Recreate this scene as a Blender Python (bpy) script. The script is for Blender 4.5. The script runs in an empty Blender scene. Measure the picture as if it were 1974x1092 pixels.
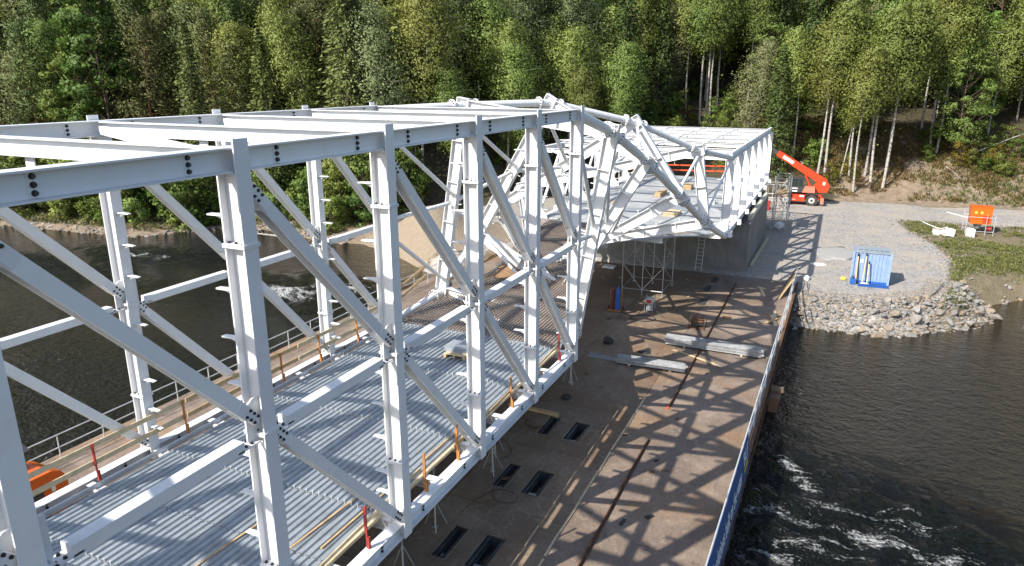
import bpy, math, random
import numpy as np
from mathutils import Vector, Matrix, noise as mnoise
SC = bpy.context.scene
COL = SC.collection
RAD = math.radians
random.seed(7)
RNG = np.random.default_rng(11)

# ------------------------------------------------------------------ camera
cam = bpy.data.cameras.new('camera')
cam.sensor_width = 36.0
cam.lens = 24.61
cam.clip_start = 0.1
cam.clip_end = 2000.0
cam_o = bpy.data.objects.new('camera', cam)
COL.objects.link(cam_o)
yaw, pitch = RAD(24.579), RAD(16.17)
fwd = Vector((math.cos(pitch) * math.cos(yaw), math.cos(pitch) * math.sin(yaw), -math.sin(pitch)))
cam_o.location = (-4.147, -8.495, 10.533)
cam_o.rotation_euler = fwd.to_track_quat('-Z', 'Y').to_euler()
SC.camera = cam_o
# ------------------------------------------------------------------ sky and sun
SUN = Vector((1.05, -0.55, -1.0)).normalized()          # the way the light travels
world = bpy.data.worlds.new('World')
SC.world = world
world.use_nodes = True
wn = world.node_tree
sky = wn.nodes.new('ShaderNodeTexSky')
sky.sky_type = 'NISHITA'
sky.sun_disc = False
sky.sun_elevation = math.asin(-SUN.z)
sky.sun_rotation = math.atan2(-SUN.x, -SUN.y)
sky.air_density = 1.0
sky.dust_density = 1.0
wn.links.new(sky.outputs[0], wn.nodes['Background'].inputs[0])
wn.nodes['Background'].inputs[1].default_value = 0.13
sun = bpy.data.lights.new('sun', 'SUN')
sun.energy = 4.8
sun.angle = RAD(0.53)
sun.color = (1.0, 0.945, 0.855)
sun_o = bpy.data.objects.new('sun', sun)
sun_o.location = (-40, 20, 60)
sun_o.rotation_euler = SUN.to_track_quat('-Z', 'Y').to_euler()
COL.objects.link(sun_o)
SC.view_settings.view_transform = 'Standard'
SC.view_settings.look = 'None'
SC.view_settings.exposure = 0.65
SC.view_settings.gamma = 1.0
SC.view_settings.use_curve_mapping = False
SC.cycles.max_bounces = 6
SC.cycles.diffuse_bounces = 3
SC.cycles.glossy_bounces = 3
SC.cycles.transmission_bounces = 3
SC.cycles.caustics_reflective = False
SC.cycles.caustics_refractive = False
SC.cycles.use_denoising = True

# ------------------------------------------------------------------ materials
MATS = {}
class NT:
    """small helper round a material's node tree"""
    def __init__(s, name):
        s.m = bpy.data.materials.new(name); s.m.use_nodes = True
        s.t = s.m.node_tree; s.b = s.t.nodes['Principled BSDF']; MATS[name] = s.m
    def n(s, kind, **kw):
        nd = s.t.nodes.new('ShaderNode' + kind)
        for k, v in kw.items(): setattr(nd, k, v)
        return nd
    def l(s, a, b): s.t.links.new(a, b)
    def coord(s, which='Object'):
        return s.n('TexCoord').outputs[which]
    def noise(s, vec, scale, detail=4, rough=0.55, dist=0.0):
        nd = s.n('TexNoise'); nd.inputs['Scale'].default_value = scale
        nd.inputs['Detail'].default_value = detail; nd.inputs['Roughness'].default_value = rough
        nd.inputs['Distortion'].default_value = dist
        if vec is not None: s.l(vec, nd.inputs['Vector'])
        return nd.outputs['Fac']
    def ramp(s, fac, stops):
        r = s.n('ValToRGB'); e = r.color_ramp.elements
        while len(e) < len(stops): e.new(0.5)
        for i, (p, c) in enumerate(stops):
            e[i].position = p; e[i].color = (c[0], c[1], c[2], 1) if not isinstance(c, (int, float)) else (c, c, c, 1)
        s.l(fac, r.inputs[0]); return r.outputs[0]
    def mix(s, fac, a, b, mode='MIX'):
        nd = s.n('Mix', data_type='RGBA', blend_type=mode)
        for i, v in ((0, fac), (6, a), (7, b)):
            if hasattr(v, 'type') or hasattr(v, 'is_linked'): s.l(v, nd.inputs[i])
            elif isinstance(v, (int, float)): nd.inputs[i].default_value = v
            else: nd.inputs[i].default_value = (v[0], v[1], v[2], 1)
        return nd.outputs[2]
    def math(s, op, a, b=0.0):
        nd = s.n('Math', operation=op)
        for i, v in ((0, a), (1, b)):
            if isinstance(v, (int, float)): nd.inputs[i].default_value = v
            else: s.l(v, nd.inputs[i])
        return nd.outputs[0]
    def attr(s, name):
        return s.n('Attribute', attribute_name=name).outputs['Fac']
    def mapping(s, vec, scale=(1, 1, 1), rot=(0, 0, 0)):
        nd = s.n('Mapping'); nd.inputs['Scale'].default_value = scale; nd.inputs['Rotation'].default_value = rot
        s.l(vec, nd.inputs['Vector']); return nd.outputs[0]
    def bump(s, h, strength, dist=0.02):
        nd = s.n('Bump'); nd.inputs['Strength'].default_value = strength; nd.inputs['Distance'].default_value = dist
        s.l(h, nd.inputs['Height']); s.l(nd.outputs[0], s.b.inputs['Normal'])
    def color(s, c): 
        if hasattr(c, 'is_linked'): s.l(c, s.b.inputs['Base Color'])
        else: s.b.inputs['Base Color'].default_value = (c[0], c[1], c[2], 1)
    def rough(s, v):
        if hasattr(v, 'is_linked'): s.l(v, s.b.inputs['Roughness'])
        else: s.b.inputs['Roughness'].default_value = v

def plain(name, col, rough=0.6, metal=0.0, var=0.25, scale=3.0, dirt=None, bump=0.0, bscale=40.0):
    k = NT(name); v = k.coord()
    f = k.noise(v, scale, 6, 0.6)
    lo = tuple(c * (1 - var) for c in col); hi = tuple(min(1, c * (1 + var * 0.6)) for c in col)
    c = k.ramp(f, [(0.3, lo), (0.7, hi)])
    if dirt:
        d = k.ramp(k.noise(v, scale * 0.7, 8, 0.7), [(0.52, 0.0), (0.72, 1.0)])
        c = k.mix(k.math('MULTIPLY', d, dirt[3]), c, dirt[:3])
    k.color(c); k.rough(rough); k.b.inputs['Metallic'].default_value = metal
    if bump: k.bump(k.noise(v, bscale, 4), bump, 0.01)
    return k.m

for nm in ('white_paint', 'grey_tube_paint'):
    k = NT(nm); v = k.coord(); oi = k.n('ObjectInfo').outputs['Random']
    c = k.ramp(oi, [(0.0, (0.70, 0.705, 0.72)), (0.5, (0.76, 0.76, 0.76)), (1.0, (0.80, 0.80, 0.79))])
    c = k.mix(k.ramp(k.noise(v, 1.1, 8, 0.7), [(0.5, 0.0), (0.75, 0.4)]), c, (0.56, 0.54, 0.50))
    c = k.mix(k.ramp(k.noise(k.mapping(v, (5, 5, 0.5)), 1.6, 6, 0.7), [(0.66, 0.0), (0.74, 0.45)]), c, (0.42, 0.35, 0.27))
    c = k.mix(k.ramp(k.noise(v, 13, 4, 0.7), [(0.70, 0.0), (0.74, 0.5)]), c, (0.36, 0.33, 0.30))
    k.color(c); k.rough(k.ramp(k.noise(v, 3, 4), [(0.3, 0.35), (0.7, 0.6)]))
plain('bolt_steel', (0.06, 0.06, 0.065), 0.45, 0.6, var=0.3, scale=20)
plain('galvanised', (0.39, 0.43, 0.46), 0.48, 0.35, var=0.28, scale=1.6, dirt=(0.22, 0.23, 0.24, 0.5))
plain('galvanised_light', (0.66, 0.68, 0.70), 0.42, 0.25, var=0.15, scale=2.5, dirt=(0.35, 0.35, 0.34, 0.3))
plain('profile_steel', (0.46, 0.47, 0.48), 0.5, 0.3, var=0.35, scale=2.5, dirt=(0.22, 0.22, 0.22, 0.5))
plain('deck_grey', (0.40, 0.41, 0.41), 0.7, 0.0, var=0.3, scale=1.2, dirt=(0.25, 0.24, 0.22, 0.6))
plain('scaffold_steel', (0.48, 0.48, 0.47), 0.45, 0.4, var=0.2, scale=5, dirt=(0.2, 0.13, 0.08, 0.4))
plain('dark_steel', (0.075, 0.085, 0.09), 0.5, 0.3, var=0.4, scale=4, dirt=(0.14, 0.08, 0.04, 0.5))
plain('rebar_rust', (0.27, 0.20, 0.15), 0.8, 0.1, var=0.45, scale=1.5, dirt=(0.32, 0.19, 0.11, 0.6))
plain('rusty_steel', (0.15, 0.075, 0.04), 0.8, 0.1, var=0.5, scale=4, dirt=(0.05, 0.035, 0.03, 0.7), bump=0.3)
plain('timber', (0.52, 0.36, 0.19), 0.75, var=0.25, scale=4, dirt=(0.25, 0.17, 0.1, 0.5))
plain('timber_pale', (0.62, 0.50, 0.32), 0.75, var=0.2, scale=4, dirt=(0.33, 0.25, 0.16, 0.5))
plain('timber_dark', (0.20, 0.14, 0.09), 0.8, var=0.35, scale=4)
plain('formwork_ply', (0.33, 0.20, 0.11), 0.7, var=0.3, scale=2)
plain('safety_orange', (0.50, 0.20, 0.05), 0.6, var=0.2, scale=10, dirt=(0.3, 0.15, 0.06, 0.5))
plain('safety_red', (0.38, 0.04, 0.03), 0.5, var=0.2, scale=10, dirt=(0.2, 0.06, 0.04, 0.5))
plain('machine_orange', (0.70, 0.13, 0.012), 0.38, var=0.1, scale=3, dirt=(0.35, 0.12, 0.04, 0.35))
plain('machine_red', (0.64, 0.055, 0.014), 0.36, var=0.1, scale=2, dirt=(0.28, 0.05, 0.03, 0.3))
plain('machine_salmon', (0.62, 0.20, 0.13), 0.5, var=0.1, scale=3)
plain('machine_dark', (0.045, 0.045, 0.05), 0.55, var=0.3, scale=4)
plain('rubber', (0.045, 0.043, 0.04), 0.85, var=0.3, scale=8, dirt=(0.2, 0.17, 0.14, 0.5))
plain('rim_grey', (0.55, 0.52, 0.48), 0.6, var=0.2, scale=6, dirt=(0.25, 0.2, 0.15, 0.5))
plain('container_blue', (0.25, 0.36, 0.56), 0.55, var=0.15, scale=2.5, dirt=(0.36, 0.40, 0.45, 0.7))
plain('container_roof', (0.28, 0.33, 0.37), 0.55, var=0.15, scale=2, dirt=(0.25, 0.28, 0.3, 0.4))
plain('strong_blue', (0.02, 0.11, 0.42), 0.45, var=0.15, scale=5, dirt=(0.1, 0.13, 0.2, 0.3))
plain('banner_blue', (0.045, 0.10, 0.25), 0.55, var=0.12, scale=1.2)
plain('print_white', (0.78, 0.78, 0.76), 0.6, var=0.03)
plain('print_yellow', (0.75, 0.55, 0.08), 0.6, var=0.03)
plain('print_black', (0.03, 0.03, 0.03), 0.6, var=0.03)
plain('plastic_white', (0.78, 0.79, 0.78), 0.5, var=0.06, scale=2, dirt=(0.5, 0.46, 0.4, 0.4))
plain('board_cream', (0.58, 0.55, 0.43), 0.8, var=0.12, scale=3, dirt=(0.4, 0.36, 0.27, 0.4))
plain('gas_maroon', (0.13, 0.03, 0.035), 0.45, var=0.2, scale=5)
plain('hose_black', (0.025, 0.025, 0.025), 0.6, var=0.2)
plain('tape_red', (0.75, 0.10, 0.03), 0.5, var=0.1)
plain('bark_pine', (0.23, 0.115, 0.055), 0.9, var=0.4, scale=3, bump=0.4)
plain('bark_spruce', (0.12, 0.085, 0.06), 0.9, var=0.4, scale=3, bump=0.4)
plain('dead_wood', (0.36, 0.33, 0.29), 0.85, var=0.3, scale=2)
plain('crushed_stone', (0.36, 0.35, 0.33), 0.95, var=0.3, scale=9, bump=1.0, bscale=25)
plain('straw', (0.45, 0.38, 0.2), 0.9, var=0.3, scale=2)

k = NT('glass_dark'); k.color((0.03, 0.04, 0.035)); k.rough(0.06); k.b.inputs['IOR'].default_value = 1.5
k = NT('bark_birch'); v = k.mapping(k.coord(), (1.2, 1.2, 6.0))
f = k.noise(v, 1.3, 5, 0.7)
k.color(k.ramp(f, [(0.36, (0.03, 0.025, 0.022)), (0.46, (0.34, 0.31, 0.28)), (0.7, (0.50, 0.47, 0.43))])); k.rough(0.8)

k = NT('concrete'); v = k.coord()
f = k.noise(v, 0.9, 8, 0.65); g = k.noise(k.mapping(v, (1, 1, 0.06)), 3.0, 4)
c = k.ramp(f, [(0.3, (0.125, 0.122, 0.115)), (0.7, (0.235, 0.23, 0.22))])
k.color(k.mix(k.ramp(g, [(0.45, 0.0), (0.75, 0.5)]), c, (0.14, 0.135, 0.125))); k.rough(0.85)
k.bump(k.noise(v, 30, 4), 0.25, 0.01)

def deck_material(name, base, light, rust):
    k = NT(name); v = k.coord(); pw = k.n('ObjectInfo').outputs['Random']
    f = k.noise(v, 0.55, 9, 0.68, 0.4); g = k.noise(v, 0.23, 5, 0.6, 0.8); h = k.noise(v, 14, 4, 0.7)
    c = k.ramp(f, [(0.28, tuple(x * 0.62 for x in base)), (0.52, base), (0.75, light)])
    c = k.mix(k.ramp(g, [(0.52, 0.0), (0.66, 0.65)]), c, rust)
    c = k.mix(k.ramp(k.noise(k.mapping(v, (0.25, 3.0, 1)), 2.2, 5, 0.7), [(0.56, 0.0), (0.66, 0.45)]), c, tuple(x * 0.55 for x in base))
    c = k.mix(k.ramp(k.noise(v, 3.3, 8, 0.75, 0.5), [(0.55, 0.0), (0.6, 0.5)]), c, light)
    c = k.mix(k.ramp(k.noise(v, 1.7, 6, 0.7, 0.3), [(0.60, 0.0), (0.72, 0.7)]), c, tuple(x * 0.38 for x in base))
    c = k.mix(k.ramp(h, [(0.70, 0.0), (0.76, 0.8)]), c, (0.55, 0.50, 0.44))
    c = k.mix(1.0, c, k.ramp(k.noise(v, 26, 5, 0.8), [(0.32, 0.55), (0.5, 1.0), (0.72, 1.25)]), 'MULTIPLY')
    hv = k.n('HueSaturation'); k.l(c, hv.inputs['Color'])
    k.l(k.math('ADD', k.math('MULTIPLY', pw, 0.3), 0.85), hv.inputs['Value'])
    k.color(hv.outputs[0]); k.rough(k.ramp(f, [(0.3, 0.55), (0.7, 0.85)]))
    k.bump(k.noise(v, 9, 7, 0.7), 0.35, 0.02)
deck_material('barge_deck_inner', (0.22, 0.158, 0.108), (0.34, 0.26, 0.185), (0.205, 0.105, 0.05))
deck_material('barge_deck_outer', (0.228, 0.172, 0.132), (0.33, 0.26, 0.20), (0.28, 0.165, 0.08))
deck_material('barge_hull', (0.19, 0.10, 0.065), (0.28, 0.18, 0.12), (0.21, 0.08, 0.03))

def leaf_material(name, dark, light, trans=0.35, tcol=None):
    k = NT(name); t = k.t
    isl = k.n('NewGeometry').outputs['Random Per Island']; oi = k.n('ObjectInfo').outputs['Random']
    c = k.ramp(isl, [(0.0, dark), (1.0, light)])
    hv = k.n('HueSaturation'); k.l(c, hv.inputs['Color'])
    k.l(k.math('ADD', k.math('MULTIPLY', oi, 0.06), 0.465), hv.inputs['Hue'])
    k.l(k.math('ADD', k.math('MULTIPLY', k.math('FRACT', k.math('MULTIPLY', oi, 7.31)), 0.5), 0.75), hv.inputs['Value'])
    k.color(hv.outputs[0]); k.rough(0.55); k.b.inputs['Specular IOR Level'].default_value = 0.25
    tr = k.n('BsdfTranslucent'); k.l(hv.outputs[0], tr.inputs[0])
    mx = k.n('MixShader'); mx.inputs[0].default_value = trans
    k.l(k.b.outputs[0], mx.inputs[1]); k.l(tr.outputs[0], mx.inputs[2])
    k.l(mx.outputs[0], t.nodes['Material Output'].inputs[0])
leaf_material('leaf_birch', (0.15, 0.2, 0.042), (0.225, 0.275, 0.07), 0.25)
leaf_material('leaf_birch_grey', (0.165, 0.195, 0.075), (0.25, 0.28, 0.12), 0.25)
leaf_material('leaf_broad', (0.105, 0.165, 0.03), (0.17, 0.235, 0.048), 0.25)
leaf_material('leaf_yellow', (0.14, 0.14, 0.015), (0.30, 0.27, 0.04), 0.35)
leaf_material('needle_spruce', (0.06, 0.095, 0.026), (0.13, 0.17, 0.045), 0.12)
leaf_material('needle_pine', (0.09, 0.12, 0.04), (0.165, 0.195, 0.066), 0.12)
leaf_material('grass_blade', (0.075, 0.11, 0.02), (0.23, 0.22, 0.075), 0.3)
leaf_material('brush_dry', (0.11, 0.075, 0.035), (0.25, 0.16, 0.06), 0.2)

k = NT('rock'); v = k.coord(); oi = k.n('ObjectInfo').outputs['Random']; isl = k.n('NewGeometry').outputs['Random Per Island']
f = k.noise(v, 2.2, 7, 0.65)
rnd = k.math('FRACT', k.math('ADD', oi, isl))
b0 = k.ramp(rnd, [(0.0, (0.24, 0.235, 0.23)), (0.5, (0.35, 0.335, 0.315)), (0.66, (0.37, 0.295, 0.215)), (0.85, (0.40, 0.30, 0.205)), (1.0, (0.46, 0.445, 0.42))])
k.color(k.mix(k.ramp(f, [(0.35, 0.65), (0.7, 0.0)]), b0, (0.11, 0.10, 0.09))); k.rough(0.9)
k.bump(k.noise(v, 7, 6), 0.5, 0.03)

# ground: gravel, dirt, grass and forest floor by where they lie
k = NT('ground'); v = k.coord()
n1 = k.noise(v, 0.35, 6, 0.65, 0.3); n2 = k.noise(v, 6.0, 6, 0.75); n3 = k.noise(v, 1.3, 6, 0.7)
vor = k.n('TexVoronoi'); vor.inputs['Scale'].default_value = 7.0; k.l(v, vor.inputs['Vector'])
stone = k.ramp(vor.outputs['Color'], [(0.1, (0.20, 0.192, 0.183)), (0.9, (0.42, 0.40, 0.375))])
grav = k.mix(k.ramp(n1, [(0.42, 0.0), (0.6, 0.75)]), stone, (0.41, 0.35, 0.285))
dirt = k.ramp(n3, [(0.3, (0.15, 0.11, 0.07)), (0.55, (0.265, 0.20, 0.14)), (0.75, (0.38, 0.31, 0.22))])
dirt = k.mix(k.ramp(n2, [(0.58, 0.0), (0.68, 0.7)]), dirt, (0.45, 0.39, 0.31))
sand = k.ramp(n2, [(0.3, (0.20, 0.155, 0.11)), (0.7, (0.34, 0.275, 0.20))])
floor_c = k.ramp(n3, [(0.3, (0.035, 0.03, 0.018)), (0.6, (0.075, 0.06, 0.03)), (0.8, (0.12, 0.075, 0.035))])
grass_c = k.ramp(n3, [(0.3, (0.20, 0.155, 0.11)), (0.5, (0.16, 0.13, 0.075)), (0.7, (0.24, 0.20, 0.13))])
jit = k.math('MULTIPLY', k.math('SUBTRACT', n3, 0.5), 0.9)
def wmask(nm): return k.ramp(k.math('ADD', k.attr(nm), jit), [(0.42, 0.0), (0.58, 1.0)])
c = k.mix(wmask('w_dirt'), floor_c, dirt)
c = k.mix(wmask('w_grass'), c, grass_c)
c = k.mix(wmask('w_sand'), c, sand)
c = k.mix(wmask('w_gravel'), c, grav)
k.color(c); k.rough(0.95)
k.bump(k.math('ADD', k.math('MULTIPLY', vor.outputs['Distance'], 0.7), n2), 0.8, 0.08)

# river: dark peaty water, white where it breaks
k = NT('river'); v = k.coord()
a = k.noise(k.mapping(v, (1.0, 0.75, 1), (0, 0, 0.5)), 1.5, 4, 0.6, 0.8)
b = k.noise(k.mapping(v, (1.0, 0.7, 1), (0, 0, -0.3)), 3.4, 3, 0.6, 0.8)
fo = k.attr('foam'); sh = k.attr('shallow')
fn = k.noise(k.mapping(v, (1.35, 0.55, 1), (0, 0, 0.25)), 0.9, 9, 0.7, 0.9)
fn2 = k.noise(v, 9.0, 5, 0.75)
fm = k.math('ADD', k.math('ADD', fn, k.math('MULTIPLY', k.math('SUBTRACT', fn2, 0.5), 0.42)), k.math('SUBTRACT', k.math('MULTIPLY', fo, 0.35), 0.345))
mask = k.ramp(fm, [(0.565, 0.0), (0.70, 1.0)])
deep = k.mix(sh, (0.0035, 0.005, 0.0045), (0.06, 0.042, 0.010))
k.color(k.mix(mask, deep, (0.52, 0.53, 0.52)))
k.rough(k.ramp(mask, [(0.0, 0.05), (1.0, 0.75)]))
k.b.inputs['IOR'].default_value = 1.33
k.b.inputs['Specular IOR Level'].default_value = 0.42
b2 = k.noise(k.mapping(v, (1.0, 0.8, 1), (0, 0, 0.7)), 8.0, 3, 0.6, 0.5)
k.bump(k.math('ADD', k.math('ADD', k.math('MULTIPLY', a, 0.55), k.math('MULTIPLY', b, 0.42)), k.math('MULTIPLY', b2, 0.16)), 1.0, 0.95)

# ------------------------------------------------------------------ mesh helpers
def V(*a): return Vector(a)
class MB:
    """collects faces; build() links them as one mesh object"""
    def __init__(s): s.v = []; s.f = []
    def add(s, vs, fs):
        o = len(s.v); s.v += [tuple(x) for x in vs]; s.f += [tuple(i + o for i in f) for f in fs]; return s
    def box(s, x0, x1, y0, y1, z0, z1):
        vs = [(x, y, z) for z in (z0, z1) for y in (y0, y1) for x in (x0, x1)]
        return s.add(vs, [(0, 2, 3, 1), (4, 5, 7, 6), (0, 1, 5, 4), (2, 6, 7, 3), (0, 4, 6, 2), (1, 3, 7, 5)])
    def bar(s, p0, p1, side, w, h, w2=None, h2=None):
        """straight bar p0-p1; w along 'side', h across"""
        p0, p1 = Vector(p0), Vector(p1); d = (p1 - p0).normalized(); side = Vector(side)
        side = (side - d * side.dot(d)).normalized(); up = d.cross(side)
        w2 = w if w2 is None else w2; h2 = h if h2 is None else h2
        vs = []
        for p, ww, hh in ((p0, w, h), (p1, w2, h2)):
            for a, b in ((-1, -1), (1, -1), (1, 1), (-1, 1)): vs.append(p + side * (a * ww / 2) + up * (b * hh / 2))
        return s.add(vs, [(0, 3, 2, 1), (4, 5, 6, 7), (0, 1, 5, 4), (1, 2, 6, 5), (2, 3, 7, 6), (3, 0, 4, 7)])
    def ibeam(s, p0, p1, deep, depth, width, tf=0.03, tw=0.025):
        """I/H section: 'deep' is the direction of the web"""
        p0, p1 = Vector(p0), Vector(p1); d = (p1 - p0).normalized(); deep = Vector(deep)
        deep = (deep - d * deep.dot(d)).normalized(); o = deep * (depth / 2 - tf / 2)
        s.bar(p0 + o, p1 + o, deep, tf, width); s.bar(p0 - o, p1 - o, deep, tf, width)
        return s.bar(p0, p1, deep, depth - 2 * tf, tw)
    def tube(s, p0, p1, r, n=10, r2=None, cap=True):
        p0, p1 = Vector(p0), Vector(p1); d = (p1 - p0).normalized(); r2 = r if r2 is None else r2
        a = d.cross(Vector((0, 0, 1)) if abs(d.z) < 0.9 else Vector((1, 0, 0))).normalized(); b = d.cross(a)
        vs = []
        for p, rr in ((p0, r), (p1, r2)):
            for i in range(n):
                t = 2 * math.pi * i / n; vs.append(p + a * (rr * math.cos(t)) + b * (rr * math.sin(t)))
        fs = [(i, (i + 1) % n, n + (i + 1) % n, n + i) for i in range(n)]
        if cap: fs += [tuple(range(n - 1, -1, -1)), tuple(range(n, 2 * n))]
        return s.add(vs, fs)
    def path(s, pts, r, n=6):
        for a, b in zip(pts[:-1], pts[1:]): s.tube(a, b, r, n)
        return s
    def prism(s, poly, axis, lo, hi):
        """polygon (2D list) extruded along axis 0/1/2"""
        def P(u, w, t): return {0: (t, u, w), 1: (u, t, w), 2: (u, w, t)}[axis]
        n = len(poly); vs = [P(u, w, lo) for u, w in poly] + [P(u, w, hi) for u, w in poly]
        return s.add(vs, [tuple(range(n - 1, -1, -1)), tuple(range(n, 2 * n))] + [(i, (i + 1) % n, n + (i + 1) % n, n + i) for i in range(n)])
    def ring(s, c, d, r0, r1, t, n=16):
        """flat washer"""
        c, d = Vector(c), Vector(d).normalized(); a = d.cross(V(0, 0, 1) if abs(d.z) < .9 else V(1, 0, 0)).normalized(); b = d.cross(a)
        vs = []
        for rr, o in ((r0, -t / 2), (r1, -t / 2), (r1, t / 2), (r0, t / 2)):
            for i in range(n):
                q = 2 * math.pi * i / n; vs.append(c + d * o + a * rr * math.cos(q) + b * rr * math.sin(q))
        fs = []
        for k_ in range(4):
            for i in range(n):
                j = (i + 1) % n; k2 = (k_ + 1) % 4; fs.append((k_ * n + i, k_ * n + j, k2 * n + j, k2 * n + i))
        return s.add(vs, fs)
    def mesh(s, name, mat, base=(0, 0, 0), smooth=False):
        me = bpy.data.meshes.new(name); b = Vector(base)
        me.from_pydata([(x - b.x, y - b.y, z - b.z) for x, y, z in s.v], [], s.f)
        me.materials.append(MATS[mat]); me.update()
        import bmesh
        bm = bmesh.new(); bm.from_mesh(me); bmesh.ops.recalc_face_normals(bm, faces=bm.faces); bm.to_mesh(me); bm.free()
        if smooth:
            me.polygons.foreach_set('use_smooth', [True] * len(me.polygons))
            me.set_sharp_from_angle(angle=RAD(40))
        return me

def link(name, data, parent=None, loc=(0, 0, 0)):
    o = bpy.data.objects.new(name, data); COL.objects.link(o); o.location = loc
    if parent: o.parent = parent
    return o
def tag(o, label, cat, group=None):
    o['label'] = label; o['category'] = cat
    if group: o['group'] = group
    return o
def thing(name, base, label, cat, group=None):
    o = link(name, None, None, base); o.empty_display_size = 0.3
    return tag(o, label, cat, group)
def root_of(o):
    while o.parent: o = o.parent
    return o
def part(name, mb, mat, parent, smooth=False, label=None):
    """one mesh under parent; mb in world coordinates, every ancestor unrotated"""
    o = link(name, mb.mesh(name, mat, root_of(parent).location, smooth), parent)
    if label: o['label'] = label
    return o
def single(name, mb, mat, base, label, cat, group=None, smooth=False):
    return tag(link(name, mb.mesh(name, mat, base, smooth), None, base), label, cat, group)
def structure(name, me):
    o = link(name, me); o['kind'] = 'structure'; return o
def text_mesh(body, size, mat, extrude=0.004):
    cu = bpy.data.curves.new('lettering', 'FONT'); cu.body = body; cu.size = size; cu.extrude = extrude
    cu.resolution_u = 3
    t = bpy.data.objects.new('lettering', cu); COL.objects.link(t)
    dg = bpy.context.evaluated_depsgraph_get(); me = bpy.data.meshes.new_from_object(t.evaluated_get(dg))
    bpy.data.objects.remove(t); me.materials.clear(); me.materials.append(MATS[mat]); return me
def lettering(body, size, mat, parent, world_pos, xdir, ydir, width=None):
    me = text_mesh(body, size, mat)
    if width:
        xs = [v.co.x for v in me.vertices]; s = width / (max(xs) - min(xs))
        for v in me.vertices: v.co.x *= s
    o = link('lettering', me, parent)
    x, y = Vector(xdir).normalized(), Vector(ydir).normalized(); z = x.cross(y)
    m = Matrix((x, y, z)).transposed().to_4x4(); m.translation = Vector(world_pos) - root_of(parent).location
    o.matrix_local = m
    return o

# ------------------------------------------------------------------ the lie of the land
ZG, ZW = -3.1, -4.5                                      # yard and barge level, river level
SHORE = np.array([(64, -140), (60, -50), (57, -30), (54.4, -21.9), (51.5, -19.2), (47.8, -18.6), (45.7, -17.2), (42.2, -12.9),
                  (41.8, -9.7), (41.5, -7.3), (45.5, -5.5), (46.5, 5), (46, 15), (42.5, 20), (47, 26.6), (49, 31.6), (48, 35.5),
                  (50, 42), (50, 49), (42, 54), (40.2, 72), (34, 110), (22, 220)], float)
FOOT = np.array([(-140, 80), (-60, 86), (-28, 88), (-14, 87), (-8, 85.5), (-3, 86.5), (10, 85), (20, 78), (30, 62), (36, 51.5),
                 (42, 53), (49, 53), (54, 45.5), (72, 43.5), (120, 35), (220, 22)], float)
def smooth01(t): t = np.clip(t, 0, 1); return t * t * (3 - 2 * t)
def shore_d(x, y):
    x = np.asarray(x, float); y = np.asarray(y, float); best = np.full(x.shape, 1e9)
    for (ax, ay), (bx, by) in zip(SHORE[:-1], SHORE[1:]):
        dx, dy = bx - ax, by - ay; t = np.clip(((x - ax) * dx + (y - ay) * dy) / (dx * dx + dy * dy), 0, 1)
        best = np.minimum(best, np.hypot(x - ax - t * dx, y - ay - t * dy))
    return np.where(x > np.interp(y, SHORE[:, 1], SHORE[:, 0]), best, -best)
def hill_d(x, y):
    return (x - np.interp(y, FOOT[:, 0], FOOT[:, 1]))
def wob(x, y):
    return (np.sin(x * .31 + y * .17) + np.sin(x * .13 - y * .29 + 1.7) + np.sin(x * .73 + 2.1 * np.sin(y * .41)) * .4
            + np.sin(y * .9 + x * .55) * .25) / 2.6
def ground_z(x, y):
    x = np.asarray(x, float); y = np.asarray(y, float); d = shore_d(x, y); h = hill_d(x, y)
    w = wob(x, y); left = smooth01((y - 24) / 12)
    rise = 2.0 + left * 4.0
    z = ZW + (ZG - ZW) * smooth01((d + 0.15) / rise) * (1 - 0.35 * left)
    z = np.where(d < 0, ZW + np.maximum(d * 0.45, -2.0), z)
    right = smooth01((-12 - y) / 10)
    slope = 0.44 - 0.06 * right
    z = z + np.where(h > 0, slope * (np.sqrt(h * h + 9) - 3) + w * 0.7 * smooth01(h / 10), 0)
    z = z + w * 0.12 * smooth01((d - 2) / 4) * smooth01((-y - 16) / 3) * 2.2
    heap = np.exp(-(((x - 50.5) / 4.5) ** 2 + ((y - 24.5) / 4.0) ** 2) * 1.2)
    z = z + 2.6 * heap * smooth01(d / 3)
    return z
def gz(x, y): return float(ground_z(np.array([x]), np.array([y]))[0])

def grid_mesh(name, xs, ys, zf, attrs, mat):
    X, Y = np.meshgrid(xs, ys, indexing='ij'); Z = zf(X, Y)
    nx, ny = len(xs), len(ys); co = np.stack([X, Y, Z], -1).reshape(-1, 3)
    i = np.arange(nx * ny).reshape(nx, ny)
    q = np.stack([i[:-1, :-1], i[1:, :-1], i[1:, 1:], i[:-1, 1:]], -1).reshape(-1, 4)
    me = fast_mesh(name, co, q, mat)
    for k_, fn in attrs.items():
        a = me.attributes.new(k_, 'FLOAT', 'POINT'); a.data.foreach_set('value', fn(X, Y).reshape(-1).astype(np.float32))
    me.polygons.foreach_set('use_smooth', [True] * len(me.polygons))
    return me
def fast_mesh(name, co, quads, mat):
    me = bpy.data.meshes.new(name); n = len(quads); kq = quads.shape[1]
    me.vertices.add(len(co)); me.vertices.foreach_set('co', np.asarray(co, np.float32).reshape(-1))
    me.loops.add(n * kq); me.loops.foreach_set('vertex_index', quads.reshape(-1).astype(np.int32))
    me.polygons.add(n); me.polygons.foreach_set('loop_start', np.arange(0, n * kq, kq, dtype=np.int32))
    me.polygons.foreach_set('loop_total', np.full(n, kq, np.int32))
    me.materials.append(MATS[mat]); me.update(calc_edges=True); return me

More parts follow.
